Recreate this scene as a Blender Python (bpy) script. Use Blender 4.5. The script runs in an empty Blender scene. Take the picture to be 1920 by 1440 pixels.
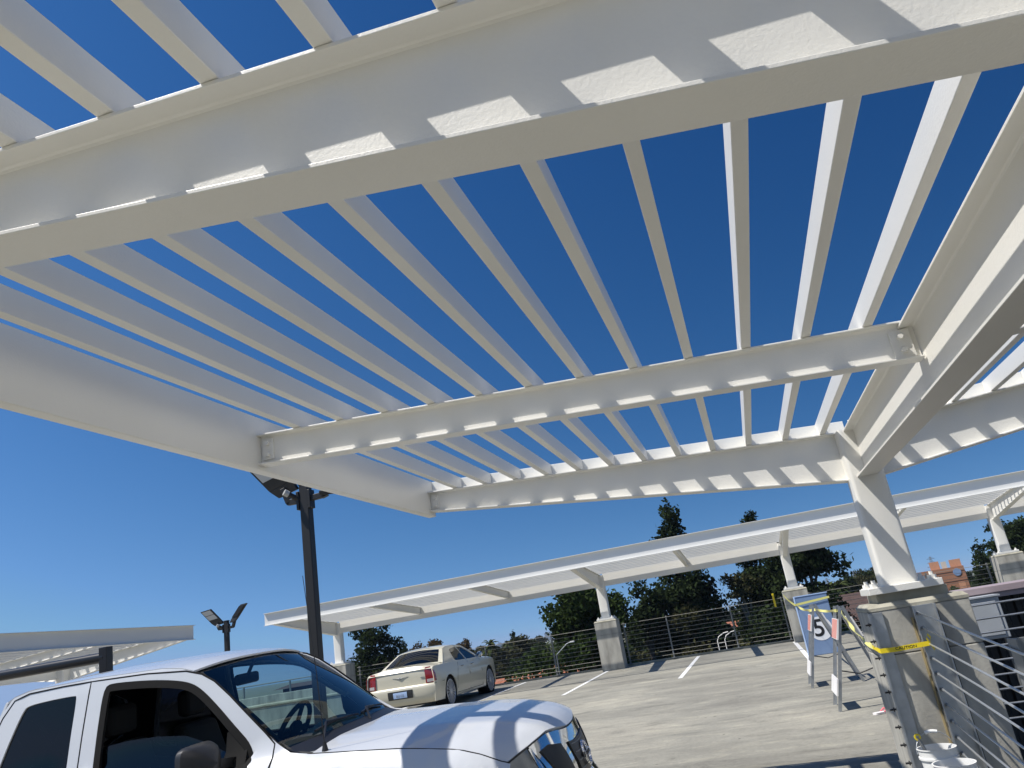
import bpy, bmesh, math, random
import numpy as np
from mathutils import Vector, Matrix, geometry

S = bpy.context.scene
C = S.collection
R = math.radians
rnd = random.Random(7)


def G(y):
    """height of the parking deck (falls gently towards the viewer)"""
    return -1.47 + .009 * y


# ------------------------------------------------------------------ materials
def nt(name):
    m = bpy.data.materials.new(name)
    m.use_nodes = True
    n = m.node_tree
    n.nodes.clear()
    out = n.nodes.new('ShaderNodeOutputMaterial')
    return m, n, out


def pbr(name, col, rough=.5, metal=0., var=.0, vscale=4., bump=0., bscale=60., coat=0., spec=.5, col2=None,
        stretch=None, detail=4.):
    m, n, out = nt(name)
    b = n.nodes.new('ShaderNodeBsdfPrincipled')
    b.inputs['Base Color'].default_value = (*col, 1)
    b.inputs['Roughness'].default_value = rough
    b.inputs['Metallic'].default_value = metal
    b.inputs['Specular IOR Level'].default_value = spec
    b.inputs['Coat Weight'].default_value = coat
    b.inputs['Coat Roughness'].default_value = .03
    n.links.new(b.outputs[0], out.inputs[0])
    tc = n.nodes.new('ShaderNodeTexCoord')
    vec = tc.outputs['Object']
    if stretch:
        mp = n.nodes.new('ShaderNodeMapping')
        mp.inputs['Scale'].default_value = stretch
        n.links.new(vec, mp.inputs[0])
        vec = mp.outputs[0]
    if var or col2:
        t = n.nodes.new('ShaderNodeTexNoise')
        t.inputs['Scale'].default_value = vscale
        t.inputs['Detail'].default_value = detail
        n.links.new(vec, t.inputs['Vector'])
        r = n.nodes.new('ShaderNodeValToRGB')
        r.color_ramp.elements[0].position = .32
        r.color_ramp.elements[1].position = .68
        c2 = col2 if col2 else tuple(c * (1 - var) for c in col)
        r.color_ramp.elements[0].color = (*c2, 1)
        r.color_ramp.elements[1].color = (*col, 1)
        n.links.new(t.outputs['Fac'], r.inputs[0])
        n.links.new(r.outputs[0], b.inputs['Base Color'])
    if bump:
        t2 = n.nodes.new('ShaderNodeTexNoise')
        t2.inputs['Scale'].default_value = bscale
        t2.inputs['Detail'].default_value = 3
        n.links.new(tc.outputs['Object'], t2.inputs['Vector'])
        bp = n.nodes.new('ShaderNodeBump')
        bp.inputs['Strength'].default_value = bump
        bp.inputs['Distance'].default_value = .004
        n.links.new(t2.outputs['Fac'], bp.inputs['Height'])
        n.links.new(bp.outputs[0], b.inputs['Normal'])
    return m


def glass(name, tint, ior=1.45, refl=1.0):
    m, n, out = nt(name)
    tr = n.nodes.new('ShaderNodeBsdfTransparent')
    tr.inputs[0].default_value = (*tint, 1)
    gl = n.nodes.new('ShaderNodeBsdfGlossy')
    gl.inputs['Roughness'].default_value = .01
    gl.inputs['Color'].default_value = (refl, refl, refl, 1)
    fr = n.nodes.new('ShaderNodeFresnel')
    fr.inputs[0].default_value = ior
    mx = n.nodes.new('ShaderNodeMixShader')
    n.links.new(fr.outputs[0], mx.inputs[0])
    n.links.new(tr.outputs[0], mx.inputs[1])
    n.links.new(gl.outputs[0], mx.inputs[2])
    n.links.new(mx.outputs[0], out.inputs[0])
    return m


def leafmat(name, c1, c2, scale=.8):
    m, n, out = nt(name)
    d = n.nodes.new('ShaderNodeBsdfDiffuse')
    t = n.nodes.new('ShaderNodeBsdfTranslucent')
    mx = n.nodes.new('ShaderNodeMixShader')
    mx.inputs[0].default_value = .22
    tc = n.nodes.new('ShaderNodeTexCoord')
    no = n.nodes.new('ShaderNodeTexNoise')
    no.inputs['Scale'].default_value = scale
    no.inputs['Detail'].default_value = 5
    r = n.nodes.new('ShaderNodeValToRGB')
    r.color_ramp.elements[0].position = .35
    r.color_ramp.elements[1].position = .65
    r.color_ramp.elements[0].color = (*c1, 1)
    r.color_ramp.elements[1].color = (*c2, 1)
    n.links.new(tc.outputs['Object'], no.inputs['Vector'])
    n.links.new(no.outputs['Fac'], r.inputs[0])
    n.links.new(r.outputs[0], d.inputs[0])
    n.links.new(r.outputs[0], t.inputs[0])
    n.links.new(d.outputs[0], mx.inputs[1])
    n.links.new(t.outputs[0], mx.inputs[2])
    n.links.new(mx.outputs[0], out.inputs[0])
    return m


def concrete_deck():
    m, n, out = nt('deck_concrete')
    b = n.nodes.new('ShaderNodeBsdfPrincipled')
    b.inputs['Roughness'].default_value = .85
    b.inputs['Specular IOR Level'].default_value = .25
    tc = n.nodes.new('ShaderNodeTexCoord')

    def noise(scale, stretch, det=5, dist=0.):
        mp = n.nodes.new('ShaderNodeMapping')
        mp.inputs['Scale'].default_value = stretch
        n.links.new(tc.outputs['Object'], mp.inputs[0])
        t = n.nodes.new('ShaderNodeTexNoise')
        t.inputs['Scale'].default_value = scale
        t.inputs['Detail'].default_value = det
        t.inputs['Roughness'].default_value = .62
        t.inputs['Distortion'].default_value = dist
        n.links.new(mp.outputs[0], t.inputs['Vector'])
        return t

    def ramp(t, stops):
        r = n.nodes.new('ShaderNodeValToRGB')
        e = r.color_ramp.elements
        e[0].position, e[0].color = stops[0][0], (*stops[0][1], 1)
        e[1].position, e[1].color = stops[-1][0], (*stops[-1][1], 1)
        for p, c in stops[1:-1]:
            k = e.new(p)
            k.color = (*c, 1)
        n.links.new(t.outputs['Fac'], r.inputs[0])
        return r

    def mul(a, bb, f=1.):
        x = n.nodes.new('ShaderNodeMix')
        x.data_type = 'RGBA'
        x.blend_type = 'MULTIPLY'
        x.inputs[0].default_value = f
        n.links.new(a, x.inputs[6])
        n.links.new(bb, x.inputs[7])
        return x.outputs[2]

    base = ramp(noise(.35, (1, 1, 1)), [(.38, (.240, .230, .195)), (.50, (.275, .265, .224)), (.62, (.325, .308, .255))])
    streak = ramp(noise(.8, (.40, 1.15, 1), 9, 1.8), [(.36, (.80, .80, .81)), (.46, (.97, .97, .97)), (.54, (1.0, 1.0, 1.0)), (.63, (1.16, 1.15, 1.13))])
    fine = ramp(noise(24, (1, 1, 1), 4), [(.3, (.86, .86, .86)), (.6, (1.04, 1.04, 1.04))])
    blot = ramp(noise(1.3, (.7, 1.2, 1), 10, 2.2), [(.33, (.72, .72, .72)), (.40, (.92, .92, .92)), (.47, (1, 1, 1)), (.56, (1.02, 1.02, 1.02)), (.64, (1.20, 1.19, 1.15))])
    c = mul(mul(mul(base.outputs[0], streak.outputs[0]), fine.outputs[0]), blot.outputs[0], .9)
    # dark skid marks and small spots of oil
    skid = ramp(noise(.55, (.16, 2.6, 1), 8, 1.0), [(.33, (.74, .735, .73)), (.40, (1, 1, 1))])
    spot = ramp(noise(5.5, (1, 1, 1), 2), [(.245, (.35, .34, .33)), (.262, (1, 1, 1))])
    c = mul(mul(c, skid.outputs[0]), spot.outputs[0])
    n.links.new(c, b.inputs['Base Color'])
    bp = n.nodes.new('ShaderNodeBump')
    bp.inputs['Strength'].default_value = .25
    bp.inputs['Distance'].default_value = .01
    tt = noise(60, (1, 1, 1), 4)
    n.links.new(tt.outputs['Fac'], bp.inputs['Height'])
    n.links.new(bp.outputs[0], b.inputs['Normal'])
    n.links.new(b.outputs[0], out.inputs[0])
    return m


M = dict(
    paint=pbr('white_steel_paint', (.80, .785, .73), .36, var=.05, vscale=1.6, bump=.22, bscale=110.),
    farpaint=pbr('white_steel_paint_far', (.80, .79, .745), .45, var=.04, vscale=1.2),
    deck=concrete_deck(),
    lane=pbr('worn_white_line_paint', (.80, .80, .78), .7, var=.18, vscale=9., bump=.2),
    ped=pbr('pedestal_concrete', (.47, .455, .40), .85, col2=(.27, .26, .23), vscale=3.4, bump=.5, bscale=40,
            stretch=(1.7, 1.7, .45), detail=9.),
    cap=pbr('pale_capping_concrete', (.44, .42, .34), .85, var=.35, vscale=6., bump=.4, bscale=50),
    galv=pbr('galvanised_steel', (.50, .52, .53), .42, .85, var=.2, vscale=14.),
    galvdark=pbr('dull_steel', (.25, .26, .26), .55, .5, var=.2, vscale=10.),
    cable=pbr('steel_cable', (.62, .64, .64), .38, .8),
    farcable=pbr('weathered_cable', (.27, .265, .24), .65, .3),
    bronze=pbr('dark_bronze_metal', (.022, .021, .020), .45, .2),
    blackp=pbr('black_plastic', (.012, .012, .013), .42),
    blackr=pbr('black_rubber', (.012, .012, .012), .85, spec=.15),
    blackpc=pbr('black_powder_coat', (.010, .010, .012), .32),
    lens=pbr('lamp_lens', (.42, .42, .40), .3),
    white=pbr('truck_white_paint', (.55, .57, .60), .25, coat=.7),
    cream=pbr('cream_car_paint', (.60, .565, .44), .28, coat=.7),
    chrome=pbr('chrome', (.75, .76, .78), .06, 1.),
    alloy=pbr('alloy_wheel', (.62, .62, .63), .3, .45),
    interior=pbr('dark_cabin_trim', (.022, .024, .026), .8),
    greytrim=pbr('grey_cabin_trim', (.20, .21, .21), .7),
    red=pbr('red_lamp_plastic', (.25, .008, .010), .15, coat=1.),
    greylamp=pbr('smoky_lamp_glass', (.13, .14, .14), .15, coat=.5, col2=(.22, .23, .225), vscale=9.),
    clear=pbr('reversing_lamp', (.45, .42, .42), .2),
    blue=pbr('blue_painted_panel', (.21, .30, .46), .5, col2=(.16, .24, .39), vscale=2.2, coat=.1),
    bluelight=pbr('pale_blue_edge', (.42, .56, .80), .5),
    signwhite=pbr('sign_white', (.82, .82, .82), .5),
    signblack=pbr('sign_black', (.012, .012, .014), .5),
    orange=pbr('orange_reflective', (.75, .16, .08), .45),
    boardw=pbr('white_board', (.80, .78, .75), .5, var=.1, vscale=12.),
    tape=pbr('yellow_tape', (.80, .62, .02), .4),
    tapepale=pbr('faded_yellow_tape', (.75, .70, .22), .4),
    bucket=pbr('white_bucket_plastic', (.78, .78, .76), .4, var=.08, vscale=8.),
    pink=pbr('pink_foam', (.72, .16, .20), .6),
    whitefoam=pbr('white_foam', (.80, .76, .74), .6),
    mauve=pbr('mauve_metal_cap', (.36, .29, .30), .45),
    darkmetal=pbr('dark_ribbed_metal', (.022, .024, .026), .55),
    slate=pbr('slate_roof_membrane', (.05, .055, .065), .7),
    boxgrey=pbr('grey_cabinet_paint', (.42, .45, .48), .45, var=.12, vscale=5.),
    lower=pbr('lower_level_shade_tone', (.035, .036, .038), .9, var=.3, vscale=3.),  # near-black colour stands in for the shade over the lower level
    wood=pbr('weathered_board', (.42, .33, .17), .8, var=.4, vscale=9., stretch=(6, 6, 1)),
    brick=pbr('red_brick_wall', (.36, .17, .095), .85, var=.25, vscale=9.),
    peach=pbr('orange_stucco', (.52, .26, .15), .85, var=.12, vscale=3.),
    stucco=pbr('pale_stucco', (.55, .50, .42), .85, var=.15, vscale=1.),
    terracotta=pbr('terracotta_tiles', (.36, .13, .07), .85, var=.35, vscale=3.),
    brownroof=pbr('brown_shingles', (.085, .052, .044), .9, var=.3, vscale=3.),
    darkwin=pbr('dark_window_glass', (.02, .025, .03), .1),
    bark=pbr('tree_bark', (.10, .075, .055), .9, var=.4, vscale=4.),
    palebark=pbr('pale_bark', (.26, .22, .17), .9, var=.3, vscale=4.),
    pine=leafmat('pine_needles', (.014, .022, .011), (.042, .060, .024)),
    pine2=leafmat('bright_pine_needles', (.018, .032, .011), (.058, .084, .026)),
    euc=leafmat('eucalyptus_leaves', (.030, .036, .018), (.085, .080, .036)),
    eucbrown=leafmat('brownish_leaves', (.050, .036, .016), (.12, .082, .035)),
    palm=leafmat('palm_fronds', (.025, .040, .014), (.085, .10, .035)),
    bush=leafmat('shrub_leaves', (.022, .034, .014), (.066, .088, .032)),
    terrain=pbr('dry_ground', (.16, .14, .09), .95, col2=(.07, .085, .04), vscale=.05, detail=8.),
    hill=pbr('far_hill_scrub', (.075, .085, .055), .95, col2=(.045, .055, .035), vscale=.01, detail=8.),
    tower=pbr('far_tower_cladding', (.22, .26, .31), .6),
    pylon=pbr('pylon_steel', (.22, .22, .22), .6, .4),
)
M['haze'] = None
M['deepwin'] = glass('dark_tinted_glass', (.012, .014, .02), 1.5)
M['shield'] = glass('green_tinted_windscreen', (.40, .60, .62), 1.5)
M['doorglass'] = glass('door_glass', (.16, .24, .30), 1.5)
M['carglass'] = glass('car_glass', (.10, .15, .17), 1.55)
M['rearglass'] = glass('car_rear_glass', (.02, .022, .03), 1.6)


# ------------------------------------------------------------------ mesh helper
class MB:
    def __init__(s):
        s.v, s.f = [], []

    def add(s, vs, fs):
        o = len(s.v)
        s.v += [tuple(v) for v in vs]
        s.f += [tuple(i + o for i in f) for f in fs]
        return s

    def box(s, x0, x1, y0, y1, z0, z1):
        v = [(x0, y0, z0), (x1, y0, z0), (x1, y1, z0), (x0, y1, z0), (x0, y0, z1), (x1, y0, z1), (x1, y1, z1), (x0, y1, z1)]
        return s.add(v, [(0, 3, 2, 1), (4, 5, 6, 7), (0, 1, 5, 4), (1, 2, 6, 5), (2, 3, 7, 6), (3, 0, 4, 7)])

    def hexa(s, v):
        return s.add(v, [(0, 3, 2, 1), (4, 5, 6, 7), (0, 1, 5, 4), (1, 2, 6, 5), (2, 3, 7, 6), (3, 0, 4, 7)])

    def bar(s, a, b, w, h, up=(0, 0, 1)):
        """rectangular bar from a to b, w across, h along up"""
        a, b, up = Vector(a), Vector(b), Vector(up)
        d = (b - a).normalized()
        sx = d.cross(up).normalized()
        u = sx.cross(d).normalized()
        q = [sx * (w / 2) * i + u * (h / 2) * j for i, j in ((-1, -1), (1, -1), (1, 1), (-1, 1))]
        v = [a + k for k in q] + [b + k for k in q]
        return s.add(v, [(0, 1, 2, 3), (7, 6, 5, 4), (0, 4, 5, 1), (1, 5, 6, 2), (2, 6, 7, 3), (3, 7, 4, 0)])

    def tube(s, pts, r, n=8, r2=None, cap=True):
        pts = [Vector(p) for p in pts]
        rings = []
        up = None
        for i, p in enumerate(pts):
            d = (pts[min(i + 1, len(pts) - 1)] - pts[max(i - 1, 0)]).normalized()
            if up is None:
                up = Vector((0, 0, 1)) if abs(d.z) < .9 else Vector((1, 0, 0))
            x = d.cross(up).normalized()
            up = x.cross(d).normalized()
            rr = r if r2 is None else r + (r2 - r) * i / (len(pts) - 1)
            rings.append([p + x * rr * math.cos(2 * math.pi * k / n) + up * rr * math.sin(2 * math.pi * k / n) for k in range(n)])
        vs = [q for g in rings for q in g]
        fs = []
        for i in range(len(rings) - 1):
            for k in range(n):
                fs.append((i * n + k, (i + 1) * n + k, (i + 1) * n + (k + 1) % n, i * n + (k + 1) % n))
        if cap:
            fs.append(tuple(range(n)))
            fs.append(tuple((len(rings) - 1) * n + k for k in reversed(range(n))))
        return s.add(vs, fs)

    def lathe(s, prof, c=(0, 0, 0), axis='z', n=24):
        """prof: list of (r, h)"""
        vs, fs = [], []
        for r, h in prof:
            for k in range(n):
                a = 2 * math.pi * k / n
                p = (r * math.cos(a), r * math.sin(a), h)
                if axis == 'y':
                    p = (p[0], p[2], p[1])
                elif axis == 'x':
                    p = (p[2], p[0], p[1])
                vs.append((p[0] + c[0], p[1] + c[1], p[2] + c[2]))
        for i in range(len(prof) - 1):
            for k in range(n):
                fs.append((i * n + k, i * n + (k + 1) % n, (i + 1) * n + (k + 1) % n, (i + 1) * n + k))
        return s.add(vs, fs)

    def grid(s, fn, nu, nv, flip=False):
        vs = [fn(i / (nu - 1), j / (nv - 1)) for i in range(nu) for j in range(nv)]
        fs = []
        for i in range(nu - 1):
            for j in range(nv - 1):
                a = (i * nv + j, (i + 1) * nv + j, (i + 1) * nv + j + 1, i * nv + j + 1)
                fs.append(a[::-1] if flip else a)
        return s.add(vs, fs)

    def build(s, name, mat, parent=None, smooth=False, bevel=0., solid=0., loc=None, soff=-1.):
        me = bpy.data.meshes.new(name)
        me.from_pydata(s.v, [], s.f)
        me.validate()
        me.update()
        me.materials.append(M[mat] if isinstance(mat, str) else mat)
        o = bpy.data.objects.new(name, me)
        C.objects.link(o)
        if parent:
            o.parent = parent
        if loc:
            o.location = loc
        if smooth:
            for p in me.polygons:
                p.use_smooth = True
        if solid:
            md = o.modifiers.new('thickness', 'SOLIDIFY')
            md.thickness = solid
            md.offset = soff
        if solid and smooth:
            md = o.modifiers.new('split', 'EDGE_SPLIT')
            md.split_angle = R(40)
        if bevel:
            md = o.modifiers.new('edge', 'BEVEL')
            md.width = bevel
            md.segments = 2
            md.limit_method = 'ANGLE'
            md.angle_limit = R(40)
        if smooth:
            md = o.modifiers.new('ws', 'WEIGHTED_NORMAL') if False else None
            try:
                me.set_sharp_from_angle(angle=R(38))
            except Exception:
                pass
        return o


def tag(o, label=None, cat=None, group=None, kind=None):
    if label:
        o['label'] = label
    if cat:
        o['category'] = cat
    if group:
        o['group'] = group
    if kind:
        o['kind'] = kind
    return o


def empty(name, loc=(0, 0, 0), rz=0., label=None, cat=None, group=None):
    o = bpy.data.objects.new(name, None)
    o.location = loc
    o.rotation_euler = (0, 0, rz)
    o.empty_display_size = .1
    C.objects.link(o)
    return tag(o, label, cat, group)


def copy_tree(o, parent=None):
    c = o.copy()
    C.objects.link(c)
    c.parent = parent
    for ch in list(o.children):
        copy_tree(ch, c)
    return c


def inside(p, poly):
    x, y = p
    r = False
    j = len(poly) - 1
    for i in range(len(poly)):
        xi, yi = poly[i]
        xj, yj = poly[j]
        if (yi > y) != (yj > y) and x < (xj - xi) * (y - yi) / (yj - yi) + xi:
            r = not r
        j = i
    return r


def densify(poly, step):
    o = []
    for i, p in enumerate(poly):
        q = poly[(i + 1) % len(poly)]
        d = math.dist(p, q)
        k = max(1, int(d / step))
        for t in range(k):
            o.append((p[0] + (q[0] - p[0]) * t / k, p[1] + (q[1] - p[1]) * t / k))
    return o


def smooth_poly(pts, it=2):
    """Chaikin corner rounding of a closed polygon"""
    for _ in range(it):
        o = []
        for i, p in enumerate(pts):
            q = pts[(i + 1) % len(pts)]
            o.append((p[0] * .75 + q[0] * .25, p[1] * .75 + q[1] * .25))
            o.append((p[0] * .25 + q[0] * .75, p[1] * .25 + q[1] * .75))
        pts = o
    return pts


def panel(outline, holes, fmap, step=.1, flip=False):
    """flat outline with holes, triangulated and bent into space by fmap(a, b)"""
    loops = [densify(outline, step)] + [densify(h, step) for h in holes]
    vs, ed = [], []
    for l in loops:
        o = len(vs)
        vs += [Vector(p) for p in l]
        ed += [(o + i, o + (i + 1) % len(l)) for i in range(len(l))]
    xs = [p[0] for p in loops[0]]
    ys = [p[1] for p in loops[0]]
    bnd = list(vs)
    x = min(xs) + step * .5
    while x < max(xs):
        y = min(ys) + step * .5
        while y < max(ys):
            p = (x, y)
            if inside(p, loops[0]) and not any(inside(p, h) for h in loops[1:]):
                if min((b - Vector(p)).length for b in bnd) > step * .6:
                    vs.append(Vector(p))
            y += step
        x += step
    r = geometry.delaunay_2d_cdt(vs, ed, [], 0, 1e-6)
    fs = []
    for f in r[2]:
        c = sum((r[0][i] for i in f), Vector((0, 0))) / len(f)
        if inside(c, loops[0]) and not any(inside(c, h) for h in loops[1:]):
            fs.append(tuple(f)[::-1] if flip else tuple(f))
    m = MB()
    m.add([fmap(v.x, v.y) for v in r[0]], fs)
    return m


def text_mesh(name, body, size, mat, parent=None, extrude=.001, loc=(0, 0, 0), rot=(0, 0, 0), sx=1.):
    cu = bpy.data.curves.new(name, 'FONT')
    cu.body = body
    cu.size = size
    cu.extrude = extrude
    cu.align_x = 'CENTER'
    cu.align_y = 'CENTER'
    cu.offset = size * .012
    t = bpy.data.objects.new(name + '_src', cu)
    C.objects.link(t)
    bpy.context.view_layer.update()
    me = bpy.data.meshes.new_from_object(t.evaluated_get(bpy.context.evaluated_depsgraph_get()))
    bpy.data.objects.remove(t)
    me.name = name
    me.materials.clear()
    me.materials.append(M[mat])
    o = bpy.data.objects.new(name, me)
    C.objects.link(o)
    o.location = loc
    o.rotation_euler = rot
    o.scale = (sx, 1, 1)
    if parent:
        o.parent = parent
    return o
# ------------------------------------------------------------------ world, sun, camera
def setup_world():
    w = bpy.data.worlds.new('World')
    S.world = w
    w.use_nodes = True
    n = w.node_tree
    bg = n.nodes['Background']
    sky = n.nodes.new('ShaderNodeTexSky')
    sky.sky_type = 'NISHITA'
    sky.sun_disc = False
    sky.sun_elevation = SUN_EL
    sky.sun_rotation = SUN_ROT
    sky.altitude = 0
    sky.air_density = 1.0
    sky.dust_density = 0
    sky.ozone_density = 4.0
    # keep the view of the sky clear of the thick yellow layer at the horizon
    tc = n.nodes.new('ShaderNodeTexCoord')
    ad = n.nodes.new('ShaderNodeVectorMath')
    ad.operation = 'ADD'
    ad.inputs[1].default_value = (0, 0, SKY_LIFT)
    nm = n.nodes.new('ShaderNodeVectorMath')
    nm.operation = 'NORMALIZE'
    n.links.new(tc.outputs['Generated'], ad.inputs[0])
    n.links.new(ad.outputs[0], nm.inputs[0])
    n.links.new(nm.outputs[0], sky.inputs[0])
    sp = n.nodes.new('ShaderNodeSeparateColor')
    cb = n.nodes.new('ShaderNodeCombineColor')
    n.links.new(sky.outputs[0], sp.inputs[0])
    for k, (a, g) in enumerate(SKY_TONE):
        p = n.nodes.new('ShaderNodeMath')
        p.operation = 'POWER'
        p.inputs[1].default_value = g
        q = n.nodes.new('ShaderNodeMath')
        q.operation = 'MULTIPLY'
        q.inputs[1].default_value = a
        mn = n.nodes.new('ShaderNodeMath')
        mn.operation = 'MINIMUM'
        mn.inputs[1].default_value = (1.6, 2.6, 4.5)[k]
        n.links.new(sp.outputs[k], mn.inputs[0])
        n.links.new(mn.outputs[0], p.inputs[0])
        n.links.new(p.outputs[0], q.inputs[0])
        n.links.new(q.outputs[0], cb.inputs[k])
    n.links.new(cb.outputs[0], bg.inputs[0])
    bg.inputs[1].default_value = SKY_STR
    la = bpy.data.lights.new('sun', 'SUN')
    la.energy = SUN_STR
    la.angle = R(.5)
    la.color = (1, .955, .89)
    o = bpy.data.objects.new('sun', la)
    C.objects.link(o)
    o.rotation_euler = Vector(SUN_DIR).to_track_quat('-Z', 'Y').to_euler()
    o.location = (-20, -12, 40)


def setup_camera():
    f, yaw, pitch, roll = 1423.62, -.24806, .32218, -.16337
    fw = Vector((math.sin(yaw) * math.cos(pitch), math.cos(yaw) * math.cos(pitch), math.sin(pitch)))
    r = Vector((math.cos(yaw), -math.sin(yaw), 0))
    u = r.cross(fw)
    r2 = r * math.cos(roll) + u * math.sin(roll)
    u2 = -r * math.sin(roll) + u * math.cos(roll)
    cam = bpy.data.cameras.new('camera')
    cam.sensor_fit = 'HORIZONTAL'
    cam.sensor_width = 36
    cam.lens = f / 1920 * 36
    cam.clip_end = 20000
    cam.clip_start = .05
    o = bpy.data.objects.new('camera', cam)
    C.objects.link(o)
    o.matrix_world = Matrix(((r2.x, u2.x, -fw.x, 0), (r2.y, u2.y, -fw.y, 0), (r2.z, u2.z, -fw.z, 0), (0, 0, 0, 1)))
    S.camera = o


SUN_DIR = (.5, .3, -1.)
SUN_EL = math.atan2(1, math.hypot(.5, .3))
SUN_ROT = math.atan2(-.5, -.3)
SUN_STR = 5.0
SKY_STR = .10
SKY_LIFT = .30
SKY_TONE = ((.342, 4.104), (.241, 2.791), (.201, 2.226))
setup_world()
setup_camera()
S.view_settings.view_transform = 'Standard'
S.view_settings.look = 'None'
S.view_settings.exposure = 0.25
S.view_settings.gamma = 1

# ------------------------------------------------------------------ deck and setting
DL, DR, DN, DF = -46., 40., -14., 24.35      # deck extents
HX, HY = 1.56, 10.4                          # well of the ramp right of the railing


def deck():
    m = MB()

    def q(x0, x1, y0, y1):
        k = max(1, int((y1 - y0) / 4))
        m.add([(x0, y0, G(y0)), (x1, y0, G(y0)), (x1, y1, G(y1)), (x0, y1, G(y1))], [(0, 1, 2, 3)])

    def skirt(a, b):
        t = .55
        m.add([(a[0], a[1], G(a[1]) - t), (b[0], b[1], G(b[1]) - t), (b[0], b[1], G(b[1])), (a[0], a[1], G(a[1]))], [(0, 1, 2, 3)])

    q(DL, HX, DN, HY)
    q(DL, HX, HY, DF)
    q(HX, DR, HY, DF)
    skirt((HX, DN), (HX, HY))
    skirt((HX, HY), (DR, HY))
    skirt((DR, DF), (DL, DF))
    skirt((DL, DF), (DL, DN))
    skirt((DL, DN), (HX, DN))
    tag(m.build('parking_deck', 'deck'), kind='structure')
    # painted stall lines along the far edge
    l = MB()
    for x in (-28.36, -25.71, -23.06, -20.41, -17.76, -15.11, -12.46, -9.81, -7.16, -4.49, -1.87, .83, 3.48, 6.13, 8.78, 11.43):
        l.add([(x - .05, 17.7, G(17.7) + .004), (x + .05, 17.7, G(17.7) + .004), (x + .05, 23.9, G(23.9) + .004), (x - .05, 23.9, G(23.9) + .004)], [(0, 1, 2, 3)])
    tag(l.build('stall_markings', 'lane'), kind='structure')
    # lower level of the garage seen through the cable railing
    b = MB()
    b.add([(HX, DN, -4.3), (DR, DN, -4.3), (DR, HY + 6, -4.3), (HX, HY + 6, -4.3)], [(0, 1, 2, 3)])
    tag(b.build('lower_parking_floor', 'lower'), kind='structure')
    # curb upstand along the edge of the far side
    c = MB()
    c.box(DL, DR, DF - .09, DF + .002, G(DF) - .02, G(DF) + .055)
    tag(c.build('deck_edge_kerb', 'cap'), kind='structure')


deck()


# ------------------------------------------------------------------ white steel shade canopies
T0, SL = 1.2075, .0677          # height of beam tops over the spine, slope of a wing
WX = 3.81                       # spine to fascia
SH, SW = .115, .05              # slat


def ibeam(m, a, b, da, db, fw, tf=.012, tw=.010):
    a, b = Vector(a), Vector(b)
    d = Vector((b.x - a.x, b.y - a.y, 0)).normalized()
    s = Vector((-d.y, d.x, 0))
    Z = Vector((0, 0, 1))

    def seg(w, ta, tb, ua, ub):
        v = []
        for t_a, t_b in ((ta, tb), (ua, ub)):
            v += [a - s * w / 2 + Z * t_a, b - s * w / 2 + Z * t_b, b + s * w / 2 + Z * t_b, a + s * w / 2 + Z * t_a]
        m.hexa(v)

    seg(fw, -tf, -tf, 0, 0)
    seg(tw, -da + tf, -db + tf, -tf, -tf)
    seg(fw, -da, -db, -da + tf, -db + tf)
    # rolled fillets where web and flanges meet
    r = .013
    for sg in (-1, 1):
        for za, zb, k in ((-tf, -tf, -1), (-da + tf, -db + tf, 1)):
            o = s * sg * (tw / 2 - .001)
            v = []
            for p, z in ((a, za), (b, zb)):
                for dx, dz in ((0, 0), (r, 0), (r * .38, r * .32), (0, r)):
                    v.append(p + o + s * sg * dx + Z * (z + k * (dz - .0006)))
            m.add(v, [(0, 4, 5, 1), (1, 5, 6, 2), (2, 6, 7, 3), (3, 7, 4, 0), (0, 1, 2, 3), (7, 6, 5, 4)])
    return m


def zt(x):
    return T0 + SL * abs(x)


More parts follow.
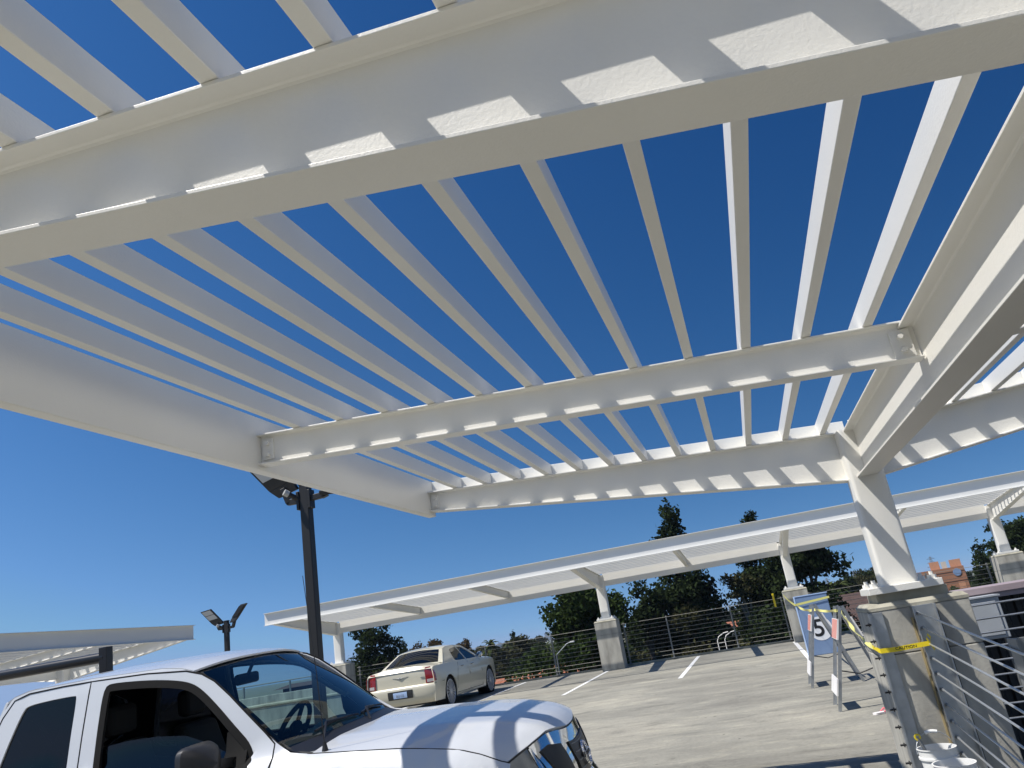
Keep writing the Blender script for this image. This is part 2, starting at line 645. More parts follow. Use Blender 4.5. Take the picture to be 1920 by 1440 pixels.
def canopy(root, mains, inters, wings, cols, paint='paint', detail=True, ends=(None, None), bev=.003):
    y0, y1 = ends
    for sg in wings:
        # arms: deep tapering ones at the columns, shallow ones between
        for y in mains:
            m = MB()
            ibeam(m, (sg * WX, y, zt(WX)), (sg * .10, y, zt(.10)), .19, .19 + .0605 * (WX - .1), .14)
            bm_ = m.build('tapered_arm', paint, root, bevel=bev)
            if detail:
                plate(bm_, sg * (WX - .05), y - .0055, zt(WX) - .10, .06, .13, sg)
        for y in inters:
            m = MB()
            ibeam(m, (sg * (WX), y, zt(WX)), (sg * .012, y, zt(.012)), .197, .205, .10, .010, .008)
            bm_ = m.build('cross_beam', paint, root, bevel=bev)
            if detail:
                plate(bm_, sg * (WX - .055), y - .0045, zt(WX) - .10, .075, .135, sg)
                plate(bm_, sg * .085, y - .0045, zt(0) - .105, .10, .15, sg)
        # fascia channel
        m = MB()
        zb, zt_ = zt(WX) - .225, zt(WX) + SH + .004
        xa, xb = sorted((sg * WX, sg * (WX + .010)))
        m.box(xa, xb, y0, y1, zb, zt_)
        xa, xb = sorted((sg * (WX + .010), sg * (WX + .075)))
        m.box(xa, xb, y0, y1, zb, zb + .011)
        m.box(xa, xb, y0, y1, zt_ - .011, zt_)
        m.build('fascia_channel', paint, root, bevel=bev)
        # closing plates across the slat ends
        for k, y in enumerate((y0, y1)):
            m = MB()
            xa, xb = sg * (WX - .002), sg * .02
            ya, yb = (y, y + .010) if k == 0 else (y - .010, y)
            xl, xr = min(xa, xb), max(xa, xb)
            m.hexa([(xl, ya, zt(xl) + .001), (xr, ya, zt(xr) + .001), (xr, yb, zt(xr) + .001), (xl, yb, zt(xl) + .001),
                    (xl, ya, zt(xl) + SH), (xr, ya, zt(xr) + SH), (xr, yb, zt(xr) + SH), (xl, yb, zt(xl) + SH)])
            m.build('end_plate', paint, root, bevel=bev)
        for i in range(12):
            x = sg * (3.526 - .3005 * i)
            m = MB()
            z = zt(x) + .0015
            if detail:
                m.box(x - SW / 2, x + SW / 2, y0 + .012, y1 - .012, z, z + SH)
            else:                                   # channel shape made up so a lit lip and shaded web give stripes
                xo = x + sg * SW / 2
                xi = x - sg * SW / 2
                m.box(min(xo, xo - sg * .006), max(xo, xo - sg * .006), y0 + .012, y1 - .012, z, z + .019)
                m.box(min(xi, xo - sg * .0061), max(xi, xo - sg * .0061), y0 + .012, y1 - .012, z, z + .006)
                m.box(min(xi, xi + sg * .006), max(xi, xi + sg * .006), y0 + .012, y1 - .012, z + .0061, z + SH)
                m.box(min(xi + sg * .0061, xo), max(xi + sg * .0061, xo), y0 + .012, y1 - .012, z + SH - .006, z + SH)
            m.build('slat', paint, root, bevel=bev)
    # spine girder between the columns
    segs = []
    ks = sorted(cols)
    lo = y0
    for c in ks:
        if c - .13 > lo:
            segs.append((lo, c - .13))
        lo = c + .13
    if y1 > lo + .05:
        segs.append((lo, y1))
    for a, b in segs:
        m = MB()
        if detail:
            ibeam(m, (0, a, T0 - .012), (0, b, T0 - .012), .395, .395, .16, .013, .011)
        else:
            m.box(-.10, -.09, a, b, T0 - .34, T0 + .045)
            m.box(-.0895, .0, a, b, T0 - .34, T0 - .328)
            m.box(-.0895, .0, a, b, T0 + .033, T0 + .045)
        m.build('spine_girder', paint, root, bevel=bev)
    for c in ks:
        col = MB()
        h = .13
        n = 5
        r = .028
        ring = []
        for cx, cy, a0 in ((h - r, h - r, 0), (-h + r, h - r, 90), (-h + r, -h + r, 180), (h - r, -h + r, 270)):
            for k in range(n):
                a = R(a0 + 90 * k / (n - 1))
                ring.append((cx + r * math.cos(a), cy + r * math.sin(a)))
        N = len(ring)
        zb = -.052
        col.add([(x, c + y, zb) for x, y in ring] + [(x, c + y, T0 - .006) for x, y in ring],
                [(i, (i + 1) % N, N + (i + 1) % N, N + i) for i in range(N)] + [tuple(range(N, 2 * N))])
        co = col.build('column', paint, root, smooth=True)
        bp = MB()
        bp.box(-.26, .26, c - .26, c + .26, -.10, -.05)
        bpo = bp.build('base_plate', paint, co, bevel=.004)
        for sx in (-1, 1):
            for sy in (-1, 1):
                b = MB()
                x, y = sx * .205, c + sy * .205
                b.lathe([(0, -.05), (.046, -.05), (.046, -.044), (.032, -.044), (.032, -.018), (.015, -.018), (.015, .006), (0, .006)], (x, y, 0), n=6)
                b.build('anchor_bolt', paint, bpo)


def plate(par, x, y, z, w, h, sg):
    m = MB()
    m.box(x - w / 2, x + w / 2, y - .010, y, z - h / 2, z + h / 2)
    p = m.build('connection_plate', 'paint', par, bevel=.002)
    for dz in (-.036, .036):
        b = MB()
        b.lathe([(0, -.018), (.014, -.018), (.016, -.014), (.016, -.004), (.021, -.004), (.021, 0)], (x, y - .010, z + dz), 'y', n=6)
        b.build('bolt', 'paint', p)


near = empty('shade_canopy', (1.10, 0, 0), 0, 'white steel slatted shade canopy right overhead, its wings rising from the nearest column', 'canopy',
             'white steel shade canopies over the parking rows')
canopy(near, [6.809, 1.319, -4.171, -9.661], [4.064, -1.426, -6.916], (-1, 1), [6.73, 1.24, -4.25, -9.74], ends=(-9.75, 6.893))

far = empty('shade_canopy', (1.16, 23.65, .25), R(90), 'long white slatted canopy running along the far edge railing, seen from its lit underside', 'canopy',
            'white steel shade canopies over the parking rows')
fm = [-(6.65 - 1.16), 0., 4.28 + 1.16, 13.25 + 1.16, -(12.14 - 1.16), -(17.63 - 1.16)]
fi = [1.16 + 1.6, 7.2 + 1.16, 10.2 + 1.16, -2.745, -8.24, -13.7]
canopy(far, fm, fi, (-1,), fm, paint='farpaint', detail=False, ends=(-(17.75 - 1.16), 13.42 + 1.16), bev=0)

left = empty('shade_canopy', (-17.11, 0, 0), 0, 'white butterfly canopy behind the truck cab, cut off by the left picture edge', 'canopy',
             'white steel shade canopies over the parking rows')
canopy(left, [16.55, 11.06, 5.57], [13.8, 8.3], (-1, 1), [16.47, 10.98, 5.49], paint='farpaint', detail=False, ends=(2.9, 16.63), bev=0)


# ------------------------------------------------------------------ pedestals
def pedestal(x, y, top, label, wx=.70, wy=.66, group='concrete pedestals under the canopy columns'):
    z0 = G(y - wy / 2) - .03
    root = empty('concrete_pedestal', (x, y, z0), 0, label, 'pedestal', group)
    h = top - z0
    m = MB()
    m.box(-wx / 2, wx / 2, -wy / 2, wy / 2, 0, h * .715)
    m.build('shaft', 'ped', root, bevel=.008)
    m = MB()
    m.box(-wx / 2, wx / 2, -wy / 2, wy / 2, h * .718, h - .052)
    m.build('upper_lift', 'ped', root, bevel=.006)
    m = MB()
    c = .028
    x, y2 = wx / 2 + .003, wy / 2 + .003
    m.hexa([(-x, -y2, h - .050), (x, -y2, h - .050), (x, y2, h - .050), (-x, y2, h - .050), (-x, -y2, h - c), (x, -y2, h - c), (x, y2, h - c), (-x, y2, h - c)])
    m.add([(-x, -y2, h - c), (x, -y2, h - c), (x, y2, h - c), (-x, y2, h - c), (-x + c, -y2 + c, h), (x - c, -y2 + c, h), (x - c, y2 - c, h), (-x + c, y2 - c, h)],
          [(4, 5, 6, 7), (0, 1, 5, 4), (1, 2, 6, 5), (2, 3, 7, 6), (3, 0, 4, 7)])
    m.build('chamfered_top', 'cap', root)
    m = MB()
    m.box(-.25, .25, -.25, .25, h, h + (-.1005 - top))
    if -.1005 - top > 0:
        m.build('grout_pad', 'cap', root)
    return root


pd = pedestal(1.14, 6.80, -.165, 'nearest weathered concrete pedestal, wrapped with yellow tape beside the buckets')
m = MB()
m.box(-.072, -.058, -.345, -.331, .02, 1.15)
m.build('joint_filler', 'wood', pd)
m = MB()
m.box(.115, .122, -.336, -.3305, .02, 1.17)
m.build('construction_joint', 'blackr', pd)
FT = .1480                                       # far columns stand a little higher
for x, lab in ((-4.30, 'plain grey concrete pedestal standing alone against the far railing'),
               (1.16, 'far pedestal half hidden behind the blue panel with the 5'),
               (6.65, 'stained concrete pedestal at the right picture edge under the far canopy'),
               (-13.25, 'pedestal hidden behind the truck under the left end of the far canopy')):
    pedestal(x, 23.68, FT, lab, .66, .62)
for y in (1.24,):
    pedestal(1.14, y + .07, -.165, 'concrete pedestal under the canopy column beside the viewer')
for y in (16.47, 10.98, 5.49):
    pedestal(-17.11, y, -.165, {16.47: 'pedestal under the end column of the left canopy', 10.98: 'pedestal under the middle column of the left canopy',
                                5.49: 'pedestal under the near column of the left canopy'}[y])


# ------------------------------------------------------------------ railings
def cable_rail_far(x0, x1, label, posts):
    y = 24.16
    g = G(y) + .05
    root = empty('cable_railing', ((x0 + x1) / 2, y, g), 0, label, 'railing', 'steel cable railings along the far deck edge')
    cx = (x0 + x1) / 2
    for x in posts:
        m = MB()
        m.box(x - cx - .020, x - cx + .020, -.02, .02, 0, 1.20)
        m.box(x - cx - .06, x - cx + .06, -.05, .05, 0, .012)
        m.build('post', 'galvdark', root)
    for k in range(10):
        z = .10 + k * .118
        m = MB()
        m.tube([(x0 - cx, -.028, z), (x1 - cx, -.028, z)], .0065, 6)
        m.build('cable', 'farcable', root, smooth=True)


cable_rail_far(-3.97, .83, 'cable railing between the lone grey pedestal and the blue panel, dark trees behind', [-3.9, -2.59, -.71, .77])
cable_rail_far(-12.92, -4.63, 'cable railing in front of the cream sedan, red roofs visible through it', [-12.85, -10.6, -8.4, -6.20, -4.70])
cable_rail_far(1.49, 6.32, 'cable railing to the right of the blue panel, brick building visible over it', [1.56, 3.1, 4.7, 6.25])
cable_rail_far(6.98, 12.4, 'cable railing right of the rightmost far pedestal', [7.05, 9.7, 12.3])
fw = empty('concrete_parapet', (-22., 24.2, G(24.2)), 0, 'low far parapet behind the truck cab, left of the far canopy', 'wall')
m = MB()
m.box(-8.2, 8.4, -.1, .1, 0, .80)
m.build('wall', 'ped', fw, bevel=.012)
m = MB()
for k in range(10):
    m.box(-8.1 + k * 1.82, -8.05 + k * 1.82, -.02, .02, .80, 1.18)
m.tube([(-8.2, 0, 1.18), (8.4, 0, 1.18)], .02, 8)
m.build('handrail', 'galvdark', fw)


def near_rail():
    x = 1.125
    root = empty('cable_railing', (x, 6.47, G(6.47)), 0, 'near steel cable railing sloping down from the taped concrete pedestal', 'railing')
    g = G(6.47)

    def L(p):
        return (p[0] - x, p[1] - 6.47, p[2] - g)

    # perforated channel on the pedestal face
    m = MB()
    for xa, xb, ya, yb in ((1.085, 1.245, 6.455, 6.466), (1.085, 1.095, 6.395, 6.455), (1.235, 1.245, 6.395, 6.455)):
        a, b = L((xa, ya, -1.40)), L((xb, yb, -.215))
        m.box(a[0], b[0], a[1], b[1], a[2], b[2])
    ch = m.build('channel_post', 'galv', root, bevel=.002)
    for k in range(9):
        h = MB()
        z = -.32 - k * .117
        a, b = L((1.0935, 6.41, z - .017)), L((1.084, 6.435, z + .017))
        h.box(b[0], a[0], a[1], b[1], a[2], b[2])
        h.build('slot', 'blackp', ch)
    # corner angle with cable ends
    m = MB()
    for xa, xb, ya, yb in ((.785, .80, 6.40, 6.466), (.80, .885, 6.452, 6.466)):
        a, b = L((xa, ya, -1.40)), L((xb, yb, -.225))
        m.box(a[0], b[0], a[1], b[1], a[2], b[2])
    an = m.build('corner_angle', 'galv', root, bevel=.002)
    for k in range(10):
        z = -.30 - k * .117
        h = MB()
        h.tube([L((.785, 6.43, z)), L((.745, 6.43, z))], .007, 6)
        h.tube([L((.775, 6.43, z)), L((.768, 6.43, z))], .016, 6)
        h.build('cable_end', 'blackp', an)
    for k in range(10):
        z = -.268 - k * .1053
        dz = .0715
        m = MB()
        y2 = -3.
        m.tube([L((x, 6.45, z)), L((x, y2, z - dz * (6.45 - y2)))], .0068, 10)
        m.build('cable', 'cable', root, smooth=True)
        m = MB()
        m.tube([L((x, 6.452, z)), L((x, 6.40, z - .004))], .013, 8)
        m.build('cable_ferrule', 'galv', root, smooth=True)
    for y in (4.42, 2.6, .8, -1., -2.9):
        top = -.268 - .0715 * (6.45 - y) + .05
        m = MB()
        a, b = L((x + .012, y - .075, -2.3)), L((x + .024, y + .075, top))
        m.box(a[0], b[0], a[1], b[1], a[2], b[2])
        a, b = L((x + .024, y - .006, -2.3)), L((x + .075, y + .006, top))
        m.box(a[0], b[0], a[1], b[1], a[2], b[2])
        m.build('post', 'galvdark', root, bevel=.002)


near_rail()
# ------------------------------------------------------------------ white pick-up truck (local: X forward, u = -X, Y to its far side)
def lerp(a, b, t):
    return a + (b - a) * t


def interp(x, tab):
    if x <= tab[0][0]:
        return tab[0][1]
    for (a, va), (b, vb) in zip(tab, tab[1:]):
        if x <= b:
            t = (x - a) / (b - a)
            return va + (vb - va) * t
    return tab[-1][1]


def sstep(a, b, x):
    t = min(1, max(0, (x - a) / (b - a)))
    return t * t * (3 - 2 * t)


TR = empty('pickup_truck', (-1.0, 4.85, -1.399), .05, 'white pickup truck with a black ladder rack, parked in the near left corner', 'truck')
ROLL = .040                                      # the bay has a cross fall: its far side stands higher
TR.rotation_euler = (ROLL, 0, .05)


def zs(u):
    """height of the hood / fender seam"""
    return interp(u, [(.30, .80), (.40, .842), (.45, .858), (.55, .905), (.667, .944), (.97, .986), (1.5, 1.024), (1.75, 1.05)])


def hw(u, z):
    """half width of the truck body"""
    d = zs(u) - z
    if d >= 0:
        w = interp(d, [(0, .742), (.012, .768), (.035, .803), (.07, .836), (.13, .862), (.22, .872), (.6, .868), (.75, .85)])
    else:
        w = interp(z, [(.9, .742), (1.06, .742), (1.30, .690), (1.57, .622), (1.62, .60)])
    if u < .75:
        w *= 1 - .15 * ((.75 - u) / .75) ** 2
    return w


def side(sgn):
    def f(u, z):
        return (-u, sgn * hw(u, z), z)
    return f


WA = [(1.03, .40), (4.20, .40)]     # wheel centres (u, z)


def arch(u0, r=.45, n=14):
    return [(u0 + r * math.cos(R(a)), .37 + r * math.sin(R(a))) for a in [(-8) + (196) * i / n for i in range(n + 1)]]


# window openings and the door, in (u, z)
DW = smooth_poly([(1.86, 1.02), (1.875, 1.10), (1.98, 1.20), (2.10, 1.32), (2.22, 1.425), (2.30, 1.470), (2.42, 1.498), (2.60, 1.522), (2.84, 1.538), (2.875, 1.525),
                  (2.872, 1.30), (2.868, 1.03), (2.84, 1.00), (2.3, .992), (1.90, .995)], 2)
QW = smooth_poly([(3.085, 1.515), (3.10, 1.525), (3.27, 1.522), (3.43, 1.512), (3.47, 1.49), (3.535, 1.30), (3.60, 1.08), (3.58, 1.03), (3.40, 1.01), (3.09, 1.00), (3.075, 1.02), (3.08, 1.3)], 2)
DOOR = [(1.715, 1.035), (1.715, 1.10), (1.78, 1.165), (1.90, 1.275), (2.02, 1.385), (2.13, 1.475), (2.22, 1.525), (2.33, 1.556), (2.6, 1.578), (3.0, 1.588), (3.0, 1.20),
        (3.0, .60), (2.98, .42), (1.74, .42), (1.715, .60)]


def inset(poly, d):
    n = len(poly)
    o = []
    ar = sum(poly[i][0] * poly[(i + 1) % n][1] - poly[(i + 1) % n][0] * poly[i][1] for i in range(n))
    s = 1 if ar > 0 else -1
    for i in range(n):
        a, b, c = Vector(poly[i - 1]), Vector(poly[i]), Vector(poly[(i + 1) % n])
        d1, d2 = (b - a), (c - b)
        if d1.length < 1e-6 or d2.length < 1e-6:
            o.append(tuple(b))
            continue
        n1 = Vector((-d1.y, d1.x)).normalized()
        n2 = Vector((-d2.y, d2.x)).normalized()
        nn = (n1 + n2)
        nn = nn.normalized() if nn.length > 1e-6 else n1
        o.append(tuple(b + nn * d * s))
    return o


BODY = ([(.40, .36), (.40, .60)] + [(.405, .842), (.45, .858), (.55, .905), (.667, .944), (.82, .967), (.97, .986), (1.2, 1.003), (1.5, 1.024), (1.62, 1.045)] +
        [(1.70, 1.10), (1.85, 1.215), (2.0, 1.335), (2.14, 1.45), (2.25, 1.535), (2.36, 1.578), (2.5, 1.595), (3.0, 1.607), (3.45, 1.600), (3.56, 1.575),
         (3.64, 1.47), (3.72, 1.25), (3.80, 1.02), (3.82, 1.00)] + [(3.82, .36)] +
        [p for p in []])
BODY = BODY[:-1] + [(3.82, .36), (1.56, .36)] + arch(1.03)[0:0] + [(1.50, .36)] + list(arch(1.03)) + [(.56, .36)]

for sgn in (-1, 1):
    b = panel(BODY, [DOOR, QW], side(sgn), .07, flip=(sgn < 0))
    bo_ = b.build('cab_side', 'white', TR, smooth=True, solid=.02)
    d = panel(inset(DOOR, .004), [DW], side(sgn), .07, flip=(sgn < 0))
    do = d.build('door', 'white', TR, smooth=True, solid=.02)
    sm = MB()
    dd = densify(DOOR, .06)
    sm.tube([(-u, sgn * (hw(u, z) - .003), z) for u, z in dd + dd[:1]], .0058, 6)
    sm.tube([(-u, sgn * (hw(u, z) - .002), z) for u, z in densify([(3.0, 1.588), (3.2, 1.588), (3.45, 1.580), (3.55, 1.552), (3.615, 1.46), (3.69, 1.25), (3.75, 1.03)], .05)[:-14]], .005, 6)
    sm.build('body_seam', 'blackr', bo_)
    li = panel([(u, z) for u, z in BODY if z > .5 and u > 1.4] + [(3.8, .6), (1.6, .6)], [inset(QW, -.01), inset(DW, -.015)], lambda u, z: (-u, sgn * (hw(u, z) - .045), z), .09, flip=(sgn < 0))
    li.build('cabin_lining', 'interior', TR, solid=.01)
    # black weatherstrip round the opening
    ring = panel(inset(DW, -.022), [inset(DW, .020)], lambda u, z: (-u, sgn * (hw(u, z) + .003), z), .05, flip=(sgn < 0))
    ring.build('window_seal', 'blackr', do, smooth=True, solid=.012)
    # glass half wound down on the near side
    top = [(1.90, 1.03), (2.05, 1.10), (2.15, 1.15), (2.30, 1.205), (2.5, 1.225), (2.7, 1.225), (2.86, 1.21)]
    gl = [(2.86, 1.0), (1.90, 1.0)] + top if sgn < 0 else None
    if gl:
        g_ = panel(gl, [], lambda u, z: (-u, sgn * (hw(u, z) - .025), z), .1, flip=(sgn < 0))
        g_.build('window_glass', 'doorglass', do, smooth=True)
    q_ = panel(inset(QW, -.004), [], lambda u, z: (-u, sgn * (hw(u, z) - .010), z), .1, flip=(sgn < 0))
    q_.build('quarter_window', 'deepwin', TR, smooth=True)
    # handle
    h = MB()
    h.bar((-2.93, sgn * (hw(2.9, .88) + .025), .885), (-2.74, sgn * (hw(2.9, .88) + .025), .885), .03, .028)
    h.build('handle', 'white', do, bevel=.008)
    # sail corner behind the mirror
    c = panel([(1.87, 1.02), (1.885, 1.105), (1.99, 1.205), (2.02, 1.19), (2.02, 1.0), (1.90, 1.0)], [], lambda u, z: (-u, sgn * (hw(u, z) - .004), z), .08, flip=(sgn < 0))
    c.build('mirror_sail', 'blackr', do, smooth=True)
    # mirror
    mm = MB()
    n = 20
    prof = [(.0, .0), (.035, .55), (.075, .85), (.115, 1.0), (.150, .96), (.158, .86)]
    rings = []
    for dx, k in prof:
        rg = []
        for i in range(n):
            a = 2 * math.pi * i / n
            ca, sa = math.cos(a), math.sin(a)
            e = .48
            rg.append((-1.93 - dx + .03, sgn * (.985 + -.0 + .150 * k * math.copysign(abs(ca) ** e, ca)), 1.080 + .108 * k * math.copysign(abs(sa) ** e, sa)))
        rings.append(rg)
    vs = [p for r_ in rings for p in r_]
    fs = [(i * n + k, i * n + (k + 1) % n, (i + 1) * n + (k + 1) % n, (i + 1) * n + k) for i in range(len(rings) - 1) for k in range(n)]
    if sgn < 0:
        fs = [f[::-1] for f in fs]
    mm.add(vs, fs)
    mm.bar((-1.97, sgn * .74, 1.04), (-1.99, sgn * .93, 1.065), .05, .05)
    mo = mm.build('wing_mirror', 'blackp', do, smooth=True)
    mg = MB()
    mg.add([(-2.045, sgn * (.985 + .11 * i), 1.075 + .072 * j) for i, j in ((-1, -1), (1, -1), (1, 1), (-1, 1))], [(0, 1, 2, 3)])
    mg.build('mirror_glass', 'chrome', mo)
    # bed side
    bed = panel([(3.835, .36), (3.835, 1.00), (5.60, 1.00), (5.62, .9), (5.62, .42), (4.72, .40)] + arch(4.20) + [(3.72 + .02, .36)][0:0], [], side(sgn), .1, flip=(sgn < 0))
    bed.build('bed_side', 'white', TR, smooth=True, solid=.03)
    for (u0, z0) in WA:
        w = MB()
        y = sgn * .80
        w.lathe([(.20, -.10), (.33, -.11), (.375, -.09), (.388, -.04), (.388, .04), (.375, .09), (.33, .11), (.20, .10)], (-u0, y, .392 - (.064 if sgn > 0 else -.003)), 'y', n=32)
        wo = w.build('wheel', 'blackr', TR, smooth=True)
        rm = MB()
        rm.lathe([(.0, sgn * .03), (.05, sgn * .05), (.06, sgn * .02), (.16, sgn * .045), (.19, sgn * .08), (.215, sgn * .10), (.215, -sgn * .1), (0, -sgn * .1)], (-u0, y, .392 - (.064 if sgn > 0 else -.003)), 'y', n=32)
        rm.build('rim', 'alloy', wo, smooth=True)


# hood: crowned panel with two raised ridges
def hood(s, t):
    y = lerp(-1, 1, t)
    uf = .205 + .235 * abs(y) ** 2.2
    ur = 1.46 + .04 * abs(y)
    u = lerp(uf, ur, s)
    ye = hw(u, zs(u)) - .004
    ze = zs(u)
    zc = interp(u, [(.20, .900), (.235, .935), (.30, .966), (.40, .994), (.55, 1.022), (.8, 1.043), (1.1, 1.055), (1.5, 1.062)])
    a = abs(y)
    # flat middle, a crease at .56 and a fall to the fender
    k = interp(a, [(0, 1.0), (.25, .985), (.50, .93), (.575, .885), (.62, .80), (.72, .64), (.85, .38), (.95, .13), (1.0, 0)])
    z = ze + (zc - ze) * k
    if s < .06:
        z -= .012 * (1 - s / .06)
    return (-u, y * ye, z)


hm = MB()
hm.grid(hood, 46, 61, flip=True)
ho_ = hm.build('hood', 'white', TR, smooth=True, solid=.018)
sm = MB()
for sgn in (-1, 1):
    sm.tube([(-u, sgn * (hw(u, zs(u)) - .003), zs(u) + .0005) for u in (.412, .43, .45, .47, .50, .53, .56, .60, .64, .70, .8, .9, 1.0, 1.15, 1.3, 1.45, 1.52)], .004, 6)
sm.build('hood_seam', 'blackr', ho_)


# front face below the hood
def front(s, t, off=0.):
    y = lerp(-1, 1, t)
    uf = .215 + .235 * abs(y) ** 2.2
    p0 = hood(0, t)
    zt0 = p0[2] - .012
    z = lerp(zt0, .30, s)
    u = uf - off - .06 * math.sin(min(1, s * 1.15) * math.pi) + .006
    return (-u, y * .735 * (1 + .10 * sstep(.0, .6, s)), z)


fm_ = MB()
fm_.grid(front, 24, 41)
fm_.build('front_panel', 'blackp', TR, smooth=True)


def fpatch(name, poly, mat, off, par=None, step=.05):
    """patch on the front face; poly in (y fraction, depth below the hood in metres)"""
    def mp(a, b):
        p0 = hood(0, (a + 1) / 2)
        span = p0[2] - .012 - .30
        return front(b / span, (a + 1) / 2, off)
    o = panel(poly, [], mp, step, flip=True)
    # orient outwards
    return o.build(name, mat, par or TR, smooth=True, solid=.008, soff=1.)


def ftube(name, pts, r, mat, off, par=None):
    P = []
    for i in range(len(pts) - 1):
        for k in range(8):
            a = lerp(pts[i][0], pts[i + 1][0], k / 8)
            b = lerp(pts[i][1], pts[i + 1][1], k / 8)
            P.append((a, b))
    P.append(pts[-1])
    Q = []
    for a, b in P:
        p0 = hood(0, (a + 1) / 2)
        span = p0[2] - .012 - .30
        Q.append(front(b / span, (a + 1) / 2, off))
    m = MB()
    m.tube(Q, r, 8)
    return m.build(name, mat, par or TR, smooth=True)


# grille surround (bright metal), dark mesh openings, badge
gr = fpatch('grille', [(-.76, .004), (.76, .004), (.66, .17), (.42, .30), (-.42, .30), (-.66, .17)], 'chrome', .004)
fpatch('mesh_opening', [(-.29, .070), (.29, .070), (.17, .285), (-.17, .285)], 'blackp', .014, gr)
for s_ in (-1, 1):
    fpatch('mesh_opening', [(s_ * .43, .070), (s_ * .69, .050), (s_ * .61, .16), (s_ * .44, .262), (s_ * .31, .262)], 'blackp', .014, gr)
    fpatch('headlight', [(s_ * .785, .003), (s_ * .99, .004), (s_ * 1.0, .15), (s_ * .93, .22), (s_ * .74, .20)], 'greylamp', .008)
    fpatch('lamp_trim', [(s_ * .76, .006), (s_ * .78, .006), (s_ * .74, .19), (s_ * .70, .17)], 'chrome', .012, gr)
for k in range(4):
    a = .085 + k * .045
    ftube('grille_bar', [(-.25 + k * .02, a), (.25 - k * .02, a)], .004, 'galvdark', .020, gr)
c0 = Vector(front(.16 / (hood(0, .5)[2] - .312), .5, .035))
bd = MB()
bd.lathe([(.050, -.006), (.056, .004), (.066, .004), (.072, -.006)], (0, 0, 0), 'x', n=32)
bd.box(-.006, .008, -.080, .080, -.015, .015)
bo = bd.build('badge', 'chrome', TR, smooth=True, loc=c0)
bo.rotation_euler = (0, R(-16), 0)
tx = text_mesh('badge_lettering', 'NISSAN', .023, 'blackp', bo, .001, (.009, 0, 0), (R(90), 0, R(90)), 1.25)
bp_ = MB()


def bumper(s, t):
    y = lerp(-1, 1, t)
    uf = .12 + .30 * abs(y) ** 2.4
    a = s * math.pi
    return (-(uf - .06 * math.sin(a)) - .02, y * .86, .62 - .27 * s)


bp_.grid(bumper, 10, 31)
bp_.build('bumper', 'chrome', TR, smooth=True, solid=.02)


# windscreen
def ws(s, t, off=0.):
    y = lerp(-1, 1, t)
    ub = 1.64 - .10 * (1 - y * y)
    zb = 1.035 + .018 * (1 - y * y)
    ut = 2.29 - .06 * (1 - y * y)
    ztp = 1.548 + .030 * (1 - y * y)
    yb, yt = .722, .600
    bul = .018 * math.sin(math.pi * s)
    return (-lerp(ub, ut, s) + bul, y * lerp(yb, yt, s), lerp(zb, ztp, s) + bul + off)


w = MB()
w.grid(ws, 12, 25, flip=True)
wo_ = w.build('windscreen', 'shield', TR, smooth=True)
for t0, t1, s0, s1 in ((0, .022, 0, 1), (.978, 1, 0, 1), (0, 1, .965, 1), (0, 1, 0, .05)):
    e = MB()
    e.grid(lambda s, t: ws(lerp(s0, s1, s), lerp(t0, t1, t), -.004), 10, 20, flip=True)
    e.build('black_border', 'blackp', wo_, smooth=True)


# roof
def roof(s, t):
    y = lerp(-1, 1, t)
    u0 = 2.275 - .06 * (1 - y * y)
    u = lerp(u0, 3.60, s)
    ze = interp(u, [(2.1, 1.505), (2.27, 1.550), (2.36, 1.578), (2.5, 1.595), (3.0, 1.607), (3.45, 1.600), (3.56, 1.575), (3.64, 1.53)])
    zc = interp(u, [(2.15, 1.570), (2.215, 1.589), (2.35, 1.615), (2.6, 1.638), (3.0, 1.645), (3.4, 1.632), (3.6, 1.59)])
    k = 1 - abs(y) ** 2.6
    ye = hw(u, ze) + .002
    return (-u, y * ye, ze + (zc - ze) * k)


r_ = MB()
r_.grid(roof, 30, 41, flip=True)
r_.build('roof', 'white', TR, smooth=True, solid=.012)


# cab back with a tinted window
def back(a, b):
    u = interp(b, [(.36, 3.80), (1.0, 3.80), (1.25, 3.72), (1.47, 3.64), (1.60, 3.60)])
    return (-u, a * hw(u, b), b)


bk = panel([(-1, .4), (1, .4), (1, 1.55), (.8, 1.58), (0, 1.585), (-.8, 1.58), (-1, 1.55)], [smooth_poly([(-.8, 1.08), (.8, 1.08), (.76, 1.5), (-.76, 1.5)], 2)], back, .1, flip=True)
bk.build('cab_back', 'white', TR, smooth=True, solid=.015)
bw = panel(smooth_poly([(-.81, 1.07), (.81, 1.07), (.77, 1.51), (-.77, 1.51)], 2), [], lambda a, b: (back(a, b)[0] + .006, *back(a, b)[1:]), .12, flip=True)
bw.build('rear_window', 'deepwin', TR, smooth=True)

bl_ = panel([(-.93, .45), (.93, .45), (.93, 1.5), (.78, 1.53), (-.78, 1.53), (-.93, 1.5)], [smooth_poly([(-.78, 1.09), (.78, 1.09), (.74, 1.49), (-.74, 1.49)], 2)], lambda a, b: (back(a, b)[0] + .04, back(a, b)[1], b), .12)
bl_.build('rear_lining', 'interior', TR)
# cabin
m = MB()
m.grid(lambda s, t: (roof(s * .98 + .01, t * .96 + .02)[0], roof(s, t * .96 + .02)[1], roof(s * .98 + .01, t * .96 + .02)[2] - .035), 12, 13)
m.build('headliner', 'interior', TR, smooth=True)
m = MB()
m.box(-3.74, -1.7, -.72, .72, .42, .46)
m.build('cabin_floor', 'interior', TR)


